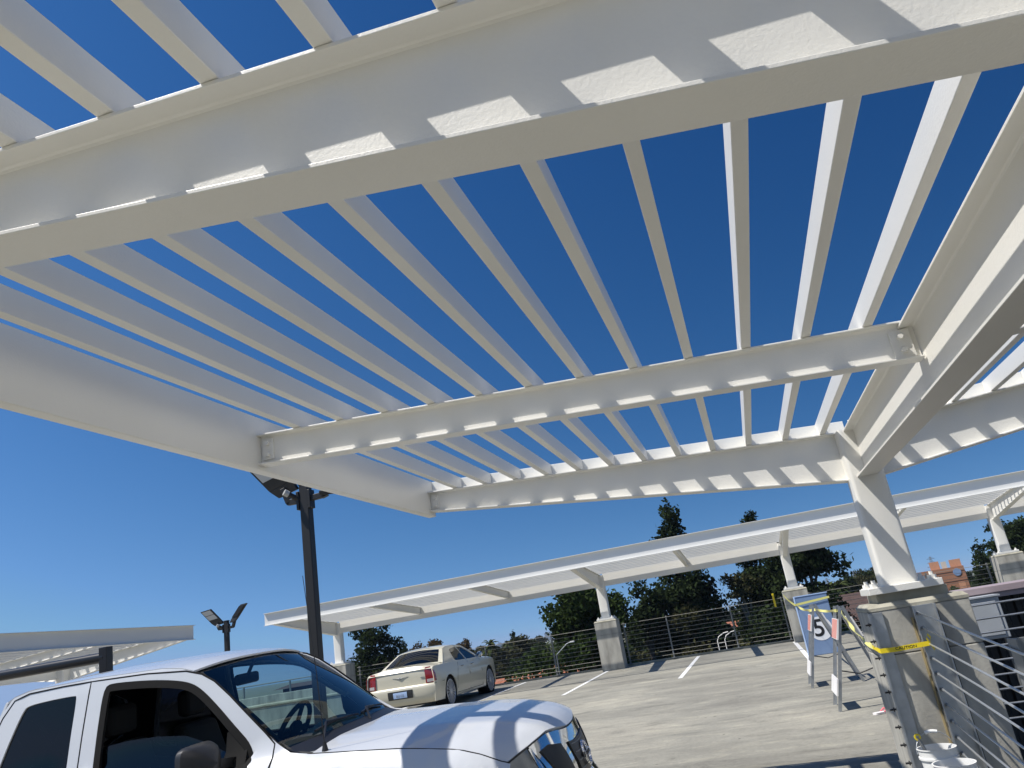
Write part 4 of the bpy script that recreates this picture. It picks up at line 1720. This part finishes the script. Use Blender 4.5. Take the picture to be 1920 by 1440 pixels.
for sx in (-.09, .14):
    m = MB()
    m.box(sx - .012, sx + .012, -.02, .02, -.6, .33)
    m.build('leg', 'galvdark', cb)
rl = empty('pipe_railing', (1.6, 7.85, -3.), 0, 'horizontal pipe railing in front of the dark ribbed screen', 'railing')
for k in range(9):
    m = MB()
    m.tube([(.0, 0, 2.66 - k * .115), (4.2, 0, 2.66 - k * .115)], .009, 8)
    m.build('pipe', 'galv', rl, smooth=True)
for x in (.02, 2.1, 4.1):
    m = MB()
    m.box(x - .02, x + .02, .012, .04, -1.3, 2.75)
    m.build('post', 'galvdark', rl)
# ------------------------------------------------------------------ land around the garage
LZ = -10.


def terrain():
    m = MB()
    n = 60
    xs = [-2600 * (abs(t) ** 2.2) * (1 if t < 0 else -1) * -1 for t in np.linspace(-1, 1, n)]
    ys = [-400 + 4000 * t ** 2.0 for t in np.linspace(0, 1, n)]
    for y in ys:
        for x in xs:
            d = math.hypot(x, y)
            z = LZ - .8 * math.sin(x * .004) * math.sin(y * .005) * min(1, d / 300)
            z -= 10 * sstep(300, 1500, d)
            m.v.append((x, y, z))
    m.f = [(j * n + i, j * n + i + 1, (j + 1) * n + i + 1, (j + 1) * n + i) for j in range(n - 1) for i in range(n - 1)]
    tag(m.build('ground', 'terrain', smooth=True), kind='structure')


terrain()
# garage body under the deck
m = MB()
m.box(DL + .3, DR - .3, HY + .5, DF - .3, LZ, -4.31)
tag(m.build('lower_garage_structure', 'lower'), kind='structure')


# ------------------------------------------------------------------ trees
def leaf_quads(cent, nrm_bias, sizes, rg):
    """many small quads: cent (n,3), sizes (n,)"""
    n = len(cent)
    a = rg.normal(size=(n, 3)) + nrm_bias
    a /= np.linalg.norm(a, axis=1)[:, None]
    b = rg.normal(size=(n, 3))
    b -= a * (a * b).sum(1)[:, None]
    b /= np.linalg.norm(b, axis=1)[:, None]
    c = np.cross(a, b)
    s = sizes[:, None]
    k = .55
    v = np.stack([cent - b * s - c * s * k * .4, cent - c * s * k, cent + b * s, cent + c * s * k], 1).reshape(-1, 3)
    f = [(4 * i, 4 * i + 1, 4 * i + 2, 4 * i + 3) for i in range(n)]
    return v, f


def crown_mesh(name, blobs, dens, size, mat, rg, bias=(0, 0, .3)):
    """blobs: list of (centre, radii) leaf clumps, each filled near its shell"""
    cs = []
    for c, r in blobs:
        r = np.array(r)
        n = max(12, int(dens * (r[0] * r[1] + r[1] * r[2] + r[0] * r[2])))
        d = rg.normal(size=(n, 3))
        d /= np.linalg.norm(d, axis=1)[:, None]
        rad = rg.uniform(.25, 1.0, n) ** .55 * (1 + .16 * rg.normal(size=n))
        cs.append(np.array(c) + d * rad[:, None] * r)
    P = np.concatenate(cs)
    sz = size * rg.uniform(.6, 1.35, len(P))
    v, f = leaf_quads(P, np.array(bias), sz, rg)
    me = bpy.data.meshes.new(name)
    me.from_pydata(v.tolist(), [], f)
    me.materials.append(M[mat])
    return me


def conifer(h, r, seed, top=.0, base=.12, dens=90, size=.17):
    rg = np.random.default_rng(seed)
    bl = []
    lv = int(h * 1.3)
    tr = MB()
    tr.tube([(0, 0, 0), (.06, .03, h * .5), (0, 0, h * .98)], .022 * h, 8, r2=.03)
    for i in range(lv):
        t = base + (1 - base) * i / lv
        z = h * t
        rr = r * (1 - t) ** .7 * (.8 + .35 * rg.random()) + .42
        nb = max(2, int(6 * (1 - t) + 2))
        a0 = rg.random() * 6.28
        for k in range(nb):
            if t < .65 and rg.random() < .10:
                continue
            a = a0 + 6.28 * k / nb + rg.normal() * .25
            q = rr * (.72 + .4 * rg.random())
            c = (q * .62 * math.cos(a), q * .62 * math.sin(a), z + .10 * q + .25 * rg.normal())
            bl.append((c, (q * .46 + .22, q * .46 + .22, .36 + .17 * q)))
            tr.tube([(0, 0, z), c], .02 + .008 * (1 - t) * h * .3, 5, r2=.012, cap=False)
    bl.append(((0, 0, h * .985), (.22, .22, .75)))
    return tr, bl, dens, size


def broad(h, r, seed, base=.35, nl=9, flat=.6, dens=90, size=.17, sub=5):
    rg = np.random.default_rng(seed)
    tr = MB()
    bend = rg.normal(size=2) * .05 * h
    tr.tube([(0, 0, 0), (bend[0] * .5, bend[1] * .5, h * .3), (bend[0], bend[1], h * .62)], .026 * h, 8, r2=.014 * h)
    bl = []
    for k in range(nl):
        a = 6.28 * (k + .5 * rg.random()) / nl
        t = base + (1 - base) * rg.random() ** .8
        q = r * (1.05 - .75 * max(0, t - .55) / .45) * (.55 + .5 * rg.random())
        c = np.array([bend[0] + q * .72 * math.cos(a), bend[1] + q * .72 * math.sin(a), h * (t * .92)])
        st = (bend[0] * .9, bend[1] * .9, h * min(.6, t * .72))
        mid = (np.array(st) * .5 + c * .5) + np.array([0, 0, .03 * h])
        tr.tube([st, tuple(mid), tuple(c)], .011 * h, 6, r2=.004 * h, cap=False)
        for j in range(sub):
            o = rg.normal(size=3) * np.array([.30, .30, .20]) * r * .75
            s = r * (.20 + .17 * rg.random())
            bl.append((tuple(c + o), (s, s, s * flat)))
    s = r * .34
    bl.append(((bend[0], bend[1], h * .93), (s, s, s * flat)))
    return tr, bl, dens, size


def palm(h, seed, nf=26, L=1.9):
    rg = np.random.default_rng(seed)
    tr = MB()
    tr.tube([(0, 0, 0), (.15, .1, h * .5), (.1, 0, h)], .17, 8, r2=.13)
    m = MB()
    for k in range(nf):
        a = 6.28 * k / nf + rg.normal() * .15
        el = rg.uniform(-.7, 1.2)
        l = L * rg.uniform(.8, 1.1)
        p = []
        for s in np.linspace(0, 1, 6):
            rr = l * s * math.cos(el) * (1 - .1 * s)
            z = h + l * s * math.sin(el) - .55 * l * s * s
            p.append((.1 + rr * math.cos(a), rr * math.sin(a), z))
        w = [.05, .20, .26, .24, .16, .02]
        o = len(m.v)
        for (x, y, z), ww in zip(p, w):
            m.v += [(x - math.sin(a) * ww, y + math.cos(a) * ww, z - .10 * ww * 3), (x, y, z + .04), (x + math.sin(a) * ww, y - math.cos(a) * ww, z - .10 * ww * 3)]
        for i in range(5):
            b = o + 3 * i
            m.f += [(b, b + 3, b + 4, b + 1), (b + 1, b + 4, b + 5, b + 2)]
    return tr, m


TREES = 'trees standing beyond the parking deck'


def plant(name, spec, mat, bark, x, y, z, label, cat='tree', group=None, rz=0., seed=1, sc=1.):
    root = empty(name, (x, y, z), rz, label, cat, group)
    root.scale = (sc, sc, sc)
    if len(spec) == 2:
        spec[0].build('trunk', bark, root, smooth=True)
        spec[1].build('crown', mat, root)
    else:
        tr, bl, dens, size = spec
        tr.build('trunk', bark, root, smooth=True)
        me = crown_mesh('crown', bl, dens, size, mat, np.random.default_rng(seed + 99))
        o = bpy.data.objects.new('crown', me)
        C.objects.link(o)
        o.parent = root
    return root


def lz(d):
    return LZ - 10 * sstep(300, 1500, d)


# trees one can pick out
H = lambda top: top - LZ
plant('pine_tree', conifer(H(5.6), 4.4, 1, base=.2), 'pine', 'bark', -35.4, 70, LZ, 'dark conical pine behind the far canopy, left of the cream sedan', seed=1)
plant('pine_tree', conifer(H(-.4), 3.4, 2, base=.15), 'pine2', 'bark', -33.0, 69, LZ, 'shorter bright green pine leaning against the dark conical one', seed=2)
plant('pine_tree', conifer(H(-.7), 3.2, 22, base=.15), 'pine', 'bark', -37.6, 71, LZ, 'low pine at the left foot of the dark conical one', seed=22)
plant('pine_tree', conifer(H(2.0), 1.6, 3, base=.4), 'pine', 'bark', -51.0, 110, LZ, 'tiny thin conifer just left of the sedan roof', seed=3)
plant('round_tree', broad(H(2.3), 2.6, 4, base=.6, flat=.8), 'eucbrown', 'bark', -52.6, 120, LZ, 'brownish round crown peeping over the sedan roof, left one', seed=4)
plant('round_tree', broad(H(2.4), 2.9, 5, base=.6, flat=.8), 'eucbrown', 'bark', -49.5, 120, LZ, 'brownish round crown over the middle of the sedan roof', seed=5)
plant('round_tree', broad(H(1.6), 2.0, 6, base=.6, flat=.8), 'eucbrown', 'bark', -46.0, 120, LZ, 'small brownish crown at the right end of the sedan roof', seed=6)
plant('pine_tree', conifer(H(8.2), 3.4, 7, base=.1, dens=100), 'pine', 'bark', -4.6, 60, LZ, 'tall pine whose spire rises above the far canopy', seed=7)
plant('pine_tree', broad(H(3.6), 3.5, 8, base=.35, nl=13, flat=.9, dens=100), 'pine2', 'bark', -10.2, 55, LZ, 'bushy green tree right behind the lone grey pedestal', seed=8)
plant('pine_tree', broad(H(3.0), 2.4, 9, base=.35, nl=12, flat=.9, dens=100), 'pine', 'bark', -7.2, 58, LZ, 'dark bushy tree between the bushy green one and the tall pine', seed=9)
plant('eucalyptus_tree', broad(H(1.7), 2.6, 10, base=.45, nl=11, flat=.6), 'euc', 'palebark', -2.9, 62, LZ, 'grey green eucalyptus leaning out on the right of the tall pine', seed=10)
plant('pine_tree', broad(H(.2), 3.2, 11, base=.25, nl=14, flat=.9, dens=100), 'euc', 'bark', -5.2, 57, LZ, 'dense grey green tree filling the foot of the tall pine', seed=11)
plant('pine_tree', conifer(H(6.6), 4.0, 12, base=.12, dens=100), 'pine', 'bark', 1.2, 65, LZ, 'dark pine with its tip over the far canopy, left of the blue panel', seed=12)
plant('pine_tree', broad(H(3.9), 3.3, 13, base=.3, nl=13, flat=.9, dens=100), 'pine', 'bark', 3.0, 63, LZ, 'dark full tree right behind the pedestal at the blue panel', seed=13)
plant('eucalyptus_tree', broad(H(2.7), 2.3, 14, base=.62, nl=8, flat=.45, sub=2), 'euc', 'palebark', -.9, 63, LZ, 'sparse eucalyptus with flat clumps, left of the dark full tree', seed=14)
plant('pine_tree', broad(H(-.2), 2.6, 15, base=.2, nl=13, flat=.9, dens=100), 'pine', 'bark', 2.2, 58, LZ, 'low dark tree under the railing left of the blue panel', seed=15)
plant('pine_tree', conifer(H(2.2), 2.6, 16, base=.1), 'pine', 'bark', 13.1, 120, LZ, 'pointed conifer left of the near column over the treeline', seed=16)
plant('round_tree', broad(H(1.3), 3.4, 17, base=.4, nl=10), 'euc', 'bark', 15.6, 130, LZ, 'broad tree beside the pointed conifer', seed=17)
plant('round_tree', broad(H(2.0), 3.8, 18, base=.4, nl=10), 'pine', 'bark', 18.4, 140, LZ, 'dark broad tree just left of the near column', seed=18)
plant('round_tree', broad(H(2.4), 3.2, 19, base=.5, nl=9), 'euc', 'bark', 20.6, 142, LZ, 'taller loose tree touching the near column from the left', seed=19)
plant('palm_tree', palm(H(-.2), 20, L=2.4), 'palm', 'bark', 8.6, 100, LZ, 'bushy yellow green palm right of the blue panel', seed=20)
plant('palm_tree', palm(H(.1), 21, L=2.3), 'palm', 'bark', 10.2, 104, LZ, 'yellow green palm below the pointed conifer', seed=21)
plant('round_tree', broad(H(.3), 2.8, 23, base=.4), 'pine', 'bark', 5.7, 104, LZ, 'low dark tree over the top edge of the blue panel', seed=23)
plant('pine_tree', conifer(H(2.0), 2.0, 24, base=.1), 'pine', 'bark', 23.1, 90, LZ, 'dark conical tree left of the rightmost far column', seed=24)
plant('palm_tree', palm(H(-.4), 25, L=2.2), 'palm', 'bark', 23.6, 86, LZ, 'pale fronded palm below the dark conical tree at the right', seed=25)
plant('eucalyptus_tree', broad(H(3.2), 4.2, 26, base=.45, nl=12, flat=.6), 'pine', 'bark', 25.0, 80, LZ, 'large spreading tree at the right picture edge', seed=26)
plant('round_tree', broad(H(1.0), 2.6, 27, base=.45, nl=9), 'euc', 'bark', 24.6, 95, LZ, 'smaller tree between the conical one and the spreading one', seed=27)
plant('round_tree', broad(H(1.3), 1.6, 28, base=.6, nl=6), 'pine', 'bark', 27.6, 148, LZ, 'small dark tree peeking over the roof of the brick building', seed=28)
plant('shrub', broad(H(-2.2), 1.6, 29, base=.5, nl=8), 'bush', 'bark', 28.5, 130, LZ, 'green bush in front of the brick wall', 'shrub', seed=29)

# rows of trees further off: built once per kind, then copied
kinds = [('round_tree', plant('round_tree', broad(10.5, 3.8, 41, base=.35, nl=10, dens=45, size=.26), 'euc', 'bark', -38, 128, LZ, None, seed=41)),
         ('round_tree', plant('round_tree', broad(9.0, 3.6, 42, base=.3, nl=9, dens=45, size=.26), 'pine', 'bark', -33, 120, LZ, None, seed=42)),
         ('pine_tree', plant('pine_tree', conifer(11.5, 2.4, 43, dens=40, size=.26), 'pine', 'bark', -46, 150, LZ, None, seed=43)),
         ('palm_tree', plant('palm_tree', palm(9.2, 44), 'palm', 'bark', -41, 140, LZ, None, seed=44)),
         ('palm_tree', plant('palm_tree', palm(8.3, 45, L=2.2), 'palm', 'palebark', -36, 135, LZ, None, seed=45)),
         ('round_tree', plant('round_tree', broad(7.0, 3.4, 46, base=.2, nl=10, dens=45, size=.26), 'bush', 'bark', -30, 110, LZ, None, seed=46))]
LAB = ['grey green leafy tree in the distant belt beyond the railing', 'dark leafy tree in the distant belt beyond the railing', 'slim dark conifer in the distant belt beyond the railing',
       'fan palm with a dark trunk in the distant belt', 'fan palm with a pale trunk in the distant belt', 'low bright green tree in the distant belt']
GRP = ['grey green trees of the distant belt', 'dark leafy trees of the distant belt', 'slim conifers of the distant belt', 'dark trunked palms of the distant belt', 'pale trunked palms of the distant belt',
       'low green trees of the distant belt']
for (nm, o), l, g in zip(kinds, LAB, GRP):
    tag(o, l, 'tree', g)
rt = random.Random(11)
placed = []
for i in range(620):
    y = 78 + 240 * rt.random() ** 1.25
    a = rt.uniform(-.60, .36)
    x = a * y
    if -.60 < a < -.18:
        k = rt.choice([0, 0, 1, 2, 3, 3, 3, 4, 4, 5])
    else:
        k = rt.choice([0, 1, 1, 2, 5, 5])
    # keep roofs in view clear
    if y < 104 and (-.40 * y < x < -.19 * y):
        continue
    if y < 165 and .17 * y < x < .26 * y:
        continue
    if y < 205 and -.062 * y < x < -.010 * y and y > 80:
        continue
    if y < 100 and -.02 * y < x < .17 * y:
        continue
    if any((x - p) ** 2 + (y - q) ** 2 < 6 for p, q in placed):
        continue
    placed.append((x, y))
    if len(placed) > 235:
        break
    c = copy_tree(kinds[k][1])
    c.location = (x, y, LZ - .1 - 1.3 * rt.random())
    c.rotation_euler.z = rt.uniform(0, 6.28)
    s = rt.uniform(.8, 1.12)
    c.scale = (s, s, s * rt.uniform(.92, 1.08))
# shrubs at the foot of the garage
shr = plant('shrub', broad(3.2, 2.3, 51, base=.2, nl=10, dens=70, size=.17), 'bush', 'bark', -9, 40, LZ + 4.2, 'rounded green shrub in the planted bank below the railing', 'shrub', 'green shrubs below the far railing', seed=51)
for i in range(34):
    y = rt.uniform(33, 52)
    x = rt.uniform(-.17 * y, 9)
    c = copy_tree(shr)
    c.location = (x, y, LZ + rt.uniform(1.2, 3.2))
    c.rotation_euler.z = rt.uniform(0, 6.28)
    s = rt.uniform(.8, 1.5)
    c.scale = (s, s, s)
bank = MB()
bank.grid(lambda s, t: (lerp(-50, 45, t), lerp(26, 62, s), LZ + 4.5 * math.sin(math.pi * s) ** 1.2 + .5 * math.sin(t * 40) * math.sin(math.pi * s)), 14, 60)
tag(bank.build('planted_bank', 'terrain', smooth=True), kind='structure')


# ------------------------------------------------------------------ houses
def house(x, y, w, d, h, rh, rz, wall, roof, label, name='house', pitch='gable', z=LZ, wins=4):
    root = empty(name, (x, y, z), rz, label, 'house')
    m = MB()
    m.box(-w / 2, w / 2, -d / 2, d / 2, 0, h)
    m.build('wall', wall, root)
    r = MB()
    o = .5
    e = .12
    if pitch == 'gable':
        r.add([(-w / 2 - o, -d / 2 - o, h + .02), (w / 2 + o, -d / 2 - o, h + .02), (w / 2 + o, d / 2 + o, h + .02), (-w / 2 - o, d / 2 + o, h + .02), (-w / 2 - o, 0, h + rh), (w / 2 + o, 0, h + rh)],
              [(0, 1, 5, 4), (2, 3, 4, 5), (1, 2, 5), (3, 0, 4), (3, 2, 1, 0)])
    else:
        r.add([(-w / 2 - o, -d / 2 - o, h + .02), (w / 2 + o, -d / 2 - o, h + .02), (w / 2 + o, d / 2 + o, h + .02), (-w / 2 - o, d / 2 + o, h + .02), (-w / 2 + d * .4, 0, h + rh), (w / 2 - d * .4, 0, h + rh)],
              [(0, 1, 5, 4), (2, 3, 4, 5), (1, 2, 5), (3, 0, 4), (3, 2, 1, 0)])
    r.build('roof', roof, root)
    for k in range(wins):
        xx = -w / 2 + w * (k + .5) / wins
        q = MB()
        q.box(xx - .55, xx + .55, -d / 2 - .03, -d / 2 + .05, h * .35, h * .35 + 1.2)
        q.build('window', 'darkwin', root)
    return root


house(-29.4, 97, 10, 8, 4.1, 1.7, R(12), 'stucco', 'terracotta', 'house with a low red tiled roof seen through the railing beside the sedan wheel')
house(-22.8, 98, 7, 7, 4.5, 1.8, R(10), 'stucco', 'terracotta', 'house with a red tiled roof just left of the lone grey pedestal')
house(-7.6, 200, 10, 9, 4.6, 1.6, R(6), 'stucco', 'terracotta', 'house with a pale edged orange roof between the dark trees')
house(7.9, 77, 6.5, 6, 7.6, 1.7, R(8), 'brownroof', 'brownroof', 'brown shingled house right of the blue panel')
house(6.0, 70, 4.2, 5, 6.6, 1.3, R(8), 'brownroof', 'brownroof', 'lower brown shingled house in front of the other brown one')
house(-31.0, 52, 3.4, 4, 9.3, .25, R(3), 'brownroof', 'brownroof', 'plain brown block seen through the truck windscreen')
for i, (x, y, lab) in enumerate(((-58, 165, 'small pale house among the palms, left of the others'), (-47, 180, 'small pale house among the palms behind the sedan mirror'),
                                 (-36, 170, 'small pale house among the palms above the red roofs'), (-31, 210, 'small pale house deepest among the palms'))):
    house(x, y, 8, 7, 3.4, 1.5, R(5 + 7 * i), 'stucco', 'brownroof' if i % 2 else 'terracotta', lab, pitch='hip')

bb = empty('brick_building', (31.4, 153, LZ), R(-12), 'orange brown brick building with a round blue emblem near its roof corner', 'building')
m = MB()
m.box(-6.0, 4.4, -4, 9, 0, 10.2)
m.build('wall', 'brick', bb)
for k in range(5):
    m = MB()
    m.box(-6.03, 4.43, -4.04, -3.9, 3.2 + k * 1.55, 3.2 + k * 1.55 + .10)
    m.build('wall_band', 'brownroof', bb)
for x0, x1, z1, mt in ((-5.6, -3.6, 11.2, 'peach'), (-.6, .9, 11.5, 'peach'), (1.2, 2.0, 11.3, 'stucco'), (2.5, 4.2, 11.4, 'peach')):
    m = MB()
    m.box(x0, x1, -3.4, 1, 10.2, z1)
    m.build('roof_block', mt, bb)
m = MB()
m.lathe([(0, -4.10), (.62, -4.10), (.62, -4.0)], (3.2, 0, 9.3), 'y', n=24)
m.build('round_emblem', 'blue', bb)
m = MB()
m.box(2.9, 3.9, -4.05, -3.95, 6.6, 7.7)
m.build('window', 'peach', bb)
b2 = empty('brick_building', (19.4, 143, LZ), R(-10), 'brick corner building showing left of the near column base', 'building')
m = MB()
m.box(-2.2, 4.5, -3, 6, 0, 10.0)
m.build('wall', 'brick', b2)
m = MB()
m.box(-.6, 1.4, -2.6, 2, 10.0, 10.5)
m.build('roof_block', 'peach', b2)
for k in range(3):
    m = MB()
    m.box(-2.23, 4.53, -3.04, -2.9, 5.2 + k * 1.6, 5.3 + k * 1.6)
    m.build('wall_band', 'brownroof', b2)


# ------------------------------------------------------------------ lattice pylons, skyline, street lamps
def pylon(x, y, z, h, label):
    root = empty('lattice_pylon', (x, y, z), R(20), label, 'pylon', 'electricity pylons on the horizon')
    m = MB()
    w = h * .11
    t = .22
    for sx in (-1, 1):
        for sy in (-1, 1):
            m.bar((sx * w, sy * w, 0), (sx * w * .16, sy * w * .16, h), t, t)
    n = 8
    for i in range(n):
        a, b = i / n, (i + 1) / n
        wa, wb = w * (1 - .84 * a), w * (1 - .84 * b)
        for sx in (-1, 1):
            m.bar((-sx * wa, -wa, h * a), (sx * wb, -wb, h * b), t * .7, t * .7)
            m.bar((-sx * wa, wa, h * a), (sx * wb, wb, h * b), t * .7, t * .7)
    m.build('lattice_tower', 'pylon', root)
    for k, zz in enumerate((.66, .79, .92)):
        m = MB()
        L = h * (.20 - .03 * k)
        m.bar((-L, 0, h * zz), (L, 0, h * zz), .3, .3)
        m.bar((-L, 0, h * zz), (0, 0, h * (zz + .06)), .2, .2)
        m.bar((L, 0, h * zz), (0, 0, h * (zz + .06)), .2, .2)
        m.build('cross_arm', 'pylon', root)


pylon(79.5, 900, LZ - 6, 27, 'faint pylon over the treeline left of the near column')
pylon(107, 900, LZ - 6, 29.5, 'faint pylon closest to the near column on its left')
pylon(184, 900, LZ - 6, 31, 'faint pylon above the brick building')

for i, (x, w, h, lab) in enumerate(((-781, 24, 36, 'tallest hazy tower on the skyline above the railing post'), (-750, 18, 18, 'low hazy tower beside the tallest one'),
                                    (-1046, 60, 22, 'wide hazy block on the skyline by the sedan mirror'), (-980, 24, 26, 'narrow hazy block on the skyline right of the wide one'),
                                    (-905, 30, 17, 'hazy block midway along the skyline'))):
    h -= 8
    t = empty('skyline_tower', (x, 3000, -20), R(10 * i), lab, 'tower', 'hazy towers on the skyline')
    m = MB()
    m.box(-w / 2, w / 2, -8, 8, 0, h)
    m.box(-w / 4, w / 4, -4, 4, h, h + 3)
    m.build('tower_body', 'tower', t)
    m = MB()
    for k in range(int(h / 4)):
        m.box(-w / 2 + .5, w / 2 - .5, -8.1, -7.9, 2 + 4 * k, 3.6 + 4 * k)
    m.build('window_band', 'darkwin', t)


def street_lamp(x, y, z, h, ax, label, az=.55):
    root = empty('street_lamp', (x, y, z), 0, label, 'street lamp')
    m = MB()
    m.tube([(0, 0, 0), (0, 0, h)], .040, 8, r2=.026)
    m.build('pole', 'galvdark', root, smooth=True)
    m = MB()
    m.tube([(0, 0, h - .02), (ax * .75, 0, h + az * .9), (ax, 0, h + az)], .018, 8)
    m.build('arm', 'galv', root, smooth=True)
    m = MB()
    m.box(min(ax, ax * 1.25), max(ax, ax * 1.25), -.05, .05, h + az - .02, h + az + .03)
    m.build('lamp_head', 'boardw', root, bevel=.01)


street_lamp(-7.60, 30, LZ, 9.25, .62, 'slim street lamp rising behind the railing, left of the lone grey pedestal', .36)
street_lamp(-4.2, 70, LZ, 8.55, 1.1, 'street lamp with a curved arm among the dark trees', .72)
street_lamp(-13.6, 62, LZ, 8.4, .8, 'street lamp with a white head beside the bushy green tree', .1)

ld = empty('roof_ladder', (-1.18, 24.75, LZ), 0, 'white hooped access ladder just outside the far railing', 'ladder')
for sx in (-.11, .11):
    m = MB()
    m.tube([(sx, 0, 0), (sx, 0, 9.05), (sx + .06, .02, 9.16), (sx + .22, .04, 9.24), (sx + .36, .04, 9.26)], .014, 8)
    m.build('stile', 'boardw', ld, smooth=True)
m = MB()
for k in range(32):
    m.tube([(-.11, 0, .3 + k * .28), (.11, 0, .3 + k * .28)], .009, 6)
m.build('rungs', 'boardw', ld)



# ------------------------------------------------------------------ thin sea haze
def haze():
    m, n, out = nt('haze_air')
    v = n.nodes.new('ShaderNodeVolumePrincipled')
    v.inputs['Color'].default_value = (.62, .76, .95, 1)
    v.inputs['Density'].default_value = HAZE
    v.inputs['Anisotropy'].default_value = 0.
    n.links.new(v.outputs[0], out.inputs['Volume'])
    M['haze'] = m
    b = MB()
    b.box(-2650, 2650, -450, 3650, -22.5, 18)
    tag(b.build('haze', 'haze'), kind='stuff')


HAZE = .00013
if HAZE:
    haze()
